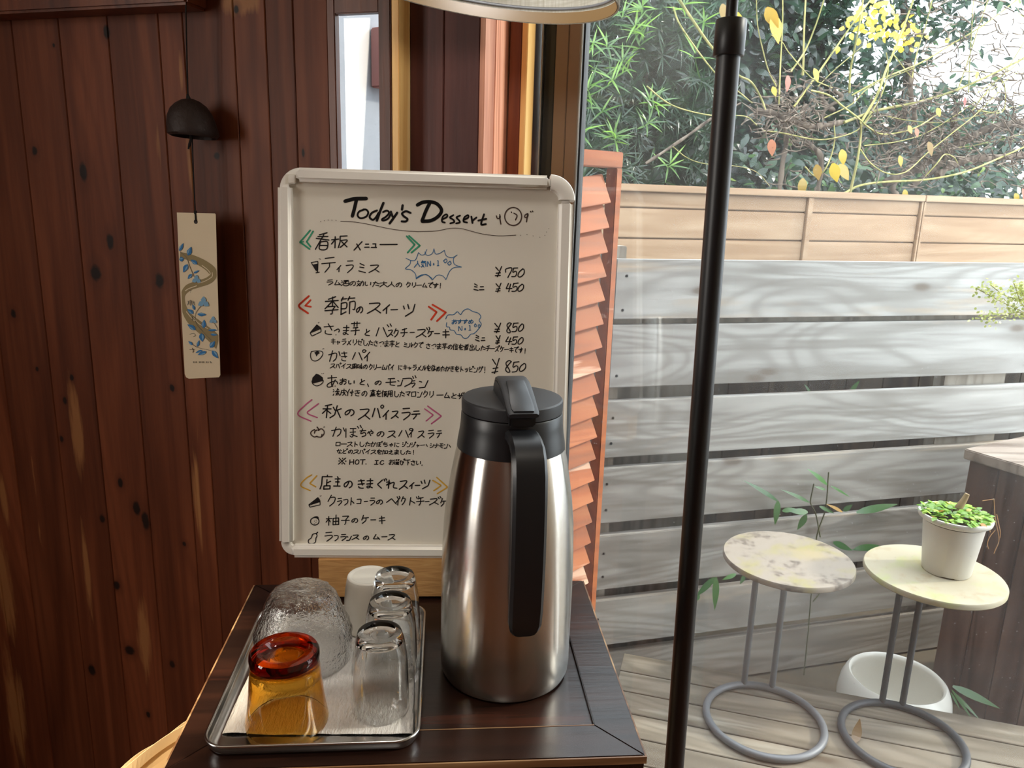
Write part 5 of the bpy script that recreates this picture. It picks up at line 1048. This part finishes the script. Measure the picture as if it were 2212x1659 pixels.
# ================================================================== WIND CHIME
cw = -.045
C_ = lambda x, y, w=cw: onpl(x, y, wp(0, w, 0), NW)
ct = C_(405, 216)
ch = thing('wind_chime', ct, 'dark cast iron wind bell with a painted paper strip hanging on the plank wall', 'wind chime')
q = MB(); q.tube([C_(401, -20), C_(402, 40), C_(404, 140), C_(406, 205)], .0011, 6); q.tube([C_(405, 203), C_(407, 214)], [.0016, .004], 8); q.build('cord', M['cord'], ch)
ax = C_(406, 214)-C_(421, 292); ax /= np.linalg.norm(ax); a1 = np.cross(ax, NW); a1 /= np.linalg.norm(a1); a2 = np.cross(ax, a1); AM = np.stack([a1, a2, ax], 1)
rad = np.linalg.norm(C_(375, 290)-C_(462, 290))/2; bc_ = (C_(375, 291)+C_(462, 291))/2; hgt = np.linalg.norm(C_(406, 214)-C_(419, 291))
q = MB(); pr = [(rad, 0), (rad*.985, .15), (rad*.95, .35), (rad*.88, .55), (rad*.72, .76), (rad*.5, .90), (rad*.28, .98), (0, 1.0)]
pr = [(r, z*hgt) for r, z in pr]; q.lathe(pr+[(r-.004 if r > .005 else 0, z-.004) for r, z in reversed(pr[:-1])][::1], bc_, 48, AM, fn=lambda r, z, a: (r, z+.006*math.cos(a-.3)*(1-z/hgt)), close=True); q.build('bell', M['castiron'], ch, smooth=50)
q = MB(); q.tube([C_(414, 288), C_(413, 300)], [.003, .003], 8); q.tube([C_(413, 298), C_(408, 312), C_(407, 322)], .0013, 6); q.tube([C_(414, 298), C_(411, 312), C_(409, 318)], .0011, 6); q.tube([C_(415, 296), C_(418, 380), C_(422, 462)], .0010, 6); q.tube([C_(422, 455), C_(422.5, 462)], [.0026, .0026], 8); q.tube([C_(422, 462, cw-.002), C_(423, 478, cw-.002)], .0013, 6); q.build('clapper_cord', M['cord'], ch)
sp_ = [(382, 459), (464, 461), (466, 463), (470, 610), (476, 810), (473, 815), (408, 818), (402, 815), (399, 808), (390, 640)]
A8 = lambda x, y: (360+x/4.147, 440+y/4.147)
q = MB(); n = len(sp_); q.add([C_(x, y, cw+.0002) for x, y in sp_]+[C_(x, y, cw-.0008) for x, y in sp_], [tuple(range(n)), tuple(range(n, 2*n))[::-1]]+[(k, (k+1) % n, n+(k+1) % n, n+k) for k in range(n)]); strip = q.build('paper_strip', M['stripcard'], ch)
def flat(name, m, ops, w):
    q = MB(); P_ = lambda p: C_(*A8(*p), w)
    for op in ops:
        if op[0] == 'f': q.add([P_(p) for p in op[1]], [tuple(range(len(op[1])))])
        elif op[0] == 'l':
            (bx, by), (tx, ty), wd_ = op[1:]; d = np.array([tx-bx, ty-by], float); nn = np.array([-d[1], d[0]])/np.linalg.norm(d)*wd_/2; b0 = np.array([bx, by], float)
            q.add([P_(b0), P_(b0+d*.2+nn*.75), P_(b0+d*.45+nn), P_(b0+d*.75+nn*.55), P_(b0+d), P_(b0+d*.75-nn*.55), P_(b0+d*.45-nn), P_(b0+d*.2-nn*.75)], [tuple(range(8))])
        else:
            pts, wd_ = op[1], op[2]; L = [np.array([*p, 0.]) for p in pts]; L = [p[:2] for p in catmull(L, 8)]; N_ = len(L)
            ws = wd_ if hasattr(wd_, '__len__') else [wd_]*2; Lf = []; Rt = []
            for i in range(N_):
                d = L[min(N_-1, i+1)]-L[max(0, i-1)]; nn = np.array([-d[1], d[0]])/np.linalg.norm(d); wi = np.interp(i/(N_-1), np.linspace(0, 1, len(ws)), ws)/2
                cl_ = lambda p: np.array([min(max(p[0], 100+.073*(p[1]-75)*.62), 432+.028*(p[1]-80)), p[1]]); Lf.append(P_(cl_(L[i]+nn*wi))); Rt.append(P_(cl_(L[i]-nn*wi)))
            q.add(Lf+Rt, [(i, i+1, N_+i+1, N_+i) for i in range(N_-1)])
    return q.build(name, M[m], strip, fixn=False)
stream = [(115, 455), (230, 490), (340, 545), (405, 600), (415, 645), (370, 690), (280, 720), (190, 755), (145, 820), (150, 900), (175, 980), (230, 1050), (310, 1115), (400, 1185), (480, 1265)]
flat('painted_stream', 'olive', [('s', stream, [50, 62, 70, 74, 66, 62, 62, 60, 40, 36, 60, 84, 96, 100, 104])], cw-.0012)
flat('stream_highlights', 'stripcard', [('s', [(315, 552), (365, 590), (390, 625), (370, 650)], 7), ('s', [(408, 615), (405, 655), (340, 695), (280, 712)], 6), ('s', [(270, 735), (200, 760), (165, 782)], 8), ('s', [(175, 965), (215, 1015), (250, 1050)], 7), ('s', [(240, 1020), (290, 1075), (370, 1120)], 6)], cw-.0015)
flat('stems', 'greyprint', [('s', [(115, 428), (175, 480), (205, 560), (245, 655)], 5), ('s', [(310, 910), (262, 980), (258, 1060), (310, 1130), (400, 1225)], 4), ('s', [(425, 1070), (460, 1130), (476, 1190)], 4), ('s', [(200, 1232), (270, 1285), (390, 1315), (440, 1345)], 4)], cw-.0017)
lv = [(112, 425, 150, 352, 32), (190, 465, 220, 385, 46), (112, 500, 156, 494, 44), (275, 542, 214, 502, 38), (185, 542, 148, 616, 46), (240, 622, 292, 598, 20), (225, 630, 188, 674, 32), (250, 952, 230, 902, 26), (240, 985, 182, 944, 38), (275, 990, 356, 995, 34), (330, 1115, 335, 1038, 42), (260, 1130, 184, 1080, 42), (370, 1135, 456, 1132, 20), (392, 1170, 456, 1176, 22), (310, 1160, 320, 1238, 52), (232, 1266, 193, 1230, 24), (272, 1282, 292, 1222, 26), (388, 1290, 432, 1230, 46), (320, 1312, 256, 1337, 22), (356, 1325, 276, 1356, 32), (405, 1315, 462, 1386, 44)]
flat('leaves', 'blueprint', [('l', (a, b), (c, d), w) for a, b, c, d, w in lv], cw-.0019)
flat('leaf_lights', 'lightblue', [('l', (a+(c-a)*.1+(d-b)*.12, b+(d-b)*.1-(c-a)*.12), (a+(c-a)*.85+(d-b)*.08, b+(d-b)*.85-(c-a)*.08), w*.34) for a, b, c, d, w in lv], cw-.0021)
for x, y, k in ((266, 680, 1), (330, 885, 1.25), (415, 1045, .85)): flat('flower', 'lightblue', [('l', (x, y), (x+dx, y+dy), w) for dx, dy, w in ((0, -44*k, 40*k), (40*k, 24*k, 40*k), (-40*k, 20*k, 40*k))], cw-.0022)
flat('brush_writing', 'inkblack', [('s', [(190, 870), (200, 905)], 4), ('s', [(203, 865), (185, 910)], 4), ('s', [(215, 862), (213, 912)], 5), ('s', [(226, 870), (228, 905)], 4), ('s', [(236, 872), (250, 908)], 4), ('s', [(232, 892), (250, 880)], 3), ('s', [(222, 1018), (240, 1018)], 3), ('s', [(230, 1010), (232, 1050)], 3), ('s', [(220, 1036), (244, 1034)], 3), ('s', [(205, 1170), (240, 1162), (256, 1178), (238, 1192)], 3), ('s', [(205, 1308), (250, 1305)], 4), ('s', [(228, 1292), (240, 1318), (232, 1332)], 5), ('s', [(205, 775), (222, 782)], 2), ('s', [(212, 772), (212, 800)], 2)], cw-.0019)
flat('small_print', 'greyprint', [('s', [(240+k*13, 1412), (242+k*13, 1428)], 7) for k in (0, 1, 2, 4, 5, 6, 7, 9, 10)]+[('s', [(388, 1412), (400, 1428)], 9)], cw-.0012)
q = MB(); q.lathe([(0, 0), (.0034, 0), (.0034, .0006), (0, .0006)], C_(423, 479, cw-.0009), 20, np.stack([DW, EZ, -NW], 1)); q.build('eyelet', M['castiron'], strip)

# ================================================================== LAMPS
Ls = np.array([-.052, .945, 1.528]); rS = .160; la, lb = .112, -.03
ca, sa_ = math.cos(la), math.sin(la); R1 = np.array([[ca, 0, -sa_], [0, 1, 0], [sa_, 0, ca]]).T; cb, sb2 = math.cos(lb), math.sin(lb); R2 = np.array([[1, 0, 0], [0, cb, -sb2], [0, sb2, cb]]).T
AMs = R2@R1
lamp = thing('pendant_lamp', Ls+np.array([0, 0, .2]), 'linen drum lampshade hanging above the whiteboard', 'lamp')
q = MB(); q.lathe([(rS, 0), (rS, .012), (rS-.004, .20), (rS-.0055, .20), (rS-.0016, .012), (rS-.0016, .0)], Ls, 96, AMs, close=True); q.build('shade', M['linen'], lamp, smooth=50)
q = MB(); q.lathe([(rS-.0018, .0005), (rS-.0018, .0135), (rS-.0026, .0135), (rS-.0026, .0005)], Ls, 96, AMs, close=True); q.build('hem_tape', translucent('hem_tape', S(140, 112, 74), .25), lamp, smooth=50)
q = MB(); ring = [Ls+AMs@np.array([(rS-.0045)*math.cos(a), (rS-.0045)*math.sin(a), .0175]) for a in np.linspace(0, 2*PI, 72, endpoint=False)]; q.tube(ring, .0018, 8, closed=True)
for a in (0.4, 2.5, 4.6): q.tube([Ls+AMs@np.array([(rS-.0055)*math.cos(a), (rS-.0055)*math.sin(a), .196]), Ls+AMs@np.array([.018*math.cos(a), .018*math.sin(a), .19])], .0015, 6)
q.build('wire_ring', M['greymetal'], lamp, smooth=60)
up_ = Ls+AMs@np.array([0, 0, .19])
q = MB(); q.lathe([(0, -.05), (.018, -.05), (.02, 0), (.012, .02), (0, .022)], up_, 24, AMs); q.build('socket', M['blackplastic'], lamp, smooth=50)
q = MB(); q.lathe([(0, -.125), (.014, -.12), (.024, -.105), (.026, -.09), (.018, -.065), (.013, -.05), (0, -.05)], up_, 24, AMs); q.build('bulb', M['glass'], lamp, smooth=60)
q = MB(); q.tube([up_+EZ*.02, up_+EZ*.2, (up_[0], up_[1], ZC-.001)], .003, 8); q.build('flex', M['cord'], lamp, smooth=60)
bl_ = bpy.data.lights.new('shade_fill_light', 'POINT'); bl_.energy = 1.8; bl_.color = (1, .97, .92); bl_.shadow_soft_size = .035  # added point light that brightens the inside of the shade
blo = bpy.data.objects.new('shade_fill_light', bl_); COL.objects.link(blo); blo.location = Ls+AMs@np.array([0, 0, .06])
pp = np.array([.2335, .92, 0]); 
fl2 = thing('floor_lamp', pp, 'tall black metal lamp pole with a thicker collar standing in front of the window', 'floor lamp')
pl0, pl1 = at(1456, 1659, .92), at(1574, 110, .92); dv = (pl1-pl0)/(pl1[2]-pl0[2]); base = pl0+dv*(0-pl0[2]); 
fl2.location = base; ORG[fl2.name] = base
on = lambda z: base+dv*z
zc0, zc1 = at(1574, 122, .92)[2], at(1578, 42, .92)[2]
q = MB(); q.tube([on(.03), on(zc0+.002)], .0131, 24); q.build('pole', M['polemetal'], fl2, smooth=50)
q = MB(); q.lathe([(0, 0), (.0160, 0), (.0170, .0012), (.0170, zc1-zc0-.0012), (.0160, zc1-zc0), (0, zc1-zc0)], on(zc0), 32); q.build('collar', M['polemetal'], fl2, smooth=40)
q = MB(); q.tube([on(zc1-.002), on(1.98)], .0064, 16); q.build('upper_rod', M['polemetal'], fl2, smooth=50)
q = MB(); q.lathe([(0, 0), (.125, 0), (.128, .004), (.126, .018), (.02, .026), (.014, .034), (0, .034)], base, 64); q.build('foot', M['polemetal'], fl2, smooth=40)
# its head: a small reflector turned to the ceiling, above the frame
q = MB(); q.lathe([(0, 1.975), (.02, 1.975), (.05, 2.0), (.09, 2.07), (.088, 2.07), (.048, 2.004), (0, 1.985)], base+dv*2-EZ*2+EZ*0, 48); q.build('reflector', M['polemetal'], fl2, smooth=50)

# ================================================================== PAPER BAG on the floor left of the table
ba, bb = onz(258, 1662, .60), onz(399, 1566, .60); bdr = (bb-ba)/np.linalg.norm(bb-ba); bnn = np.array([bdr[1], -bdr[0], 0])
rgb = np.random.default_rng(8)
Lb, Wb_ = .26, .074; cb0 = (ba+bb)/2-bdr*.04; cb0[2] = 0
per = []
for k in range(36): per.append((-Lb/2+Lb*k/36, 0))
for k in range(10): per.append((Lb/2, Wb_*k/10))
for k in range(36): per.append((Lb/2-Lb*k/36, Wb_))
for k in range(10): per.append((-Lb/2, Wb_-Wb_*k/10))
cr = [(rgb.uniform(-.13, .13), rgb.uniform(.3, .6), rgb.uniform(0, PI), rgb.uniform(.04, .09)) for _ in range(26)]
def crease(s_, z):
    h = 0
    for a, b, t, w in cr:
        d = (s_-a)*math.cos(t)+(z-b)*math.sin(t); e = -(s_-a)*math.sin(t)+(z-b)*math.cos(t); h += max(0, 1-abs(d)/.022)*math.exp(-(e/w)**2)*.006
    return h
q = MB(); nz = 40; vs = []; n = len(per)
for j in range(nz+1):
    z = .60*j/nz
    for a, b in per:
        h = crease(a+b*.7, z); dx = bdr*a+bnn*(b+(h if b < Wb_/2 else -h)); vs.append(cb0+dx+EZ*(z+.001+(.004*math.sin(a*33)+.003*math.sin(a*71+1) if j == nz else 0)))
q.add(vs, [(j*n+k, j*n+(k+1) % n, (j+1)*n+(k+1) % n, (j+1)*n+k) for j in range(nz) for k in range(n)]+[tuple(range(n))[::-1]])
bag = thing('paper_bag', cb0, 'open crumpled kraft paper bag on the floor at the left of the table', 'bag')
o = q.build('bag_body', M['bag'], bag, fixn=False); so = o.modifiers.new('thickness', 'SOLIDIFY'); so.thickness = .0006
q = MB(); vs = []
for z, off in ((.585, .0022), (.602, .0030)):
    for k in range(37): a = -Lb/2+.004+(Lb-.008)*k/36; vs.append(cb0+bdr*a+bnn*(off+crease(a, z)+.0006)+EZ*(z+.004*math.sin(a*33)))
q.add(vs, [(k, k+1, 38+k, 37+k) for k in range(36)]); o = q.build('folded_rim', M['bag'], bag, fixn=False); so = o.modifiers.new('thickness', 'SOLIDIFY'); so.thickness = .0007
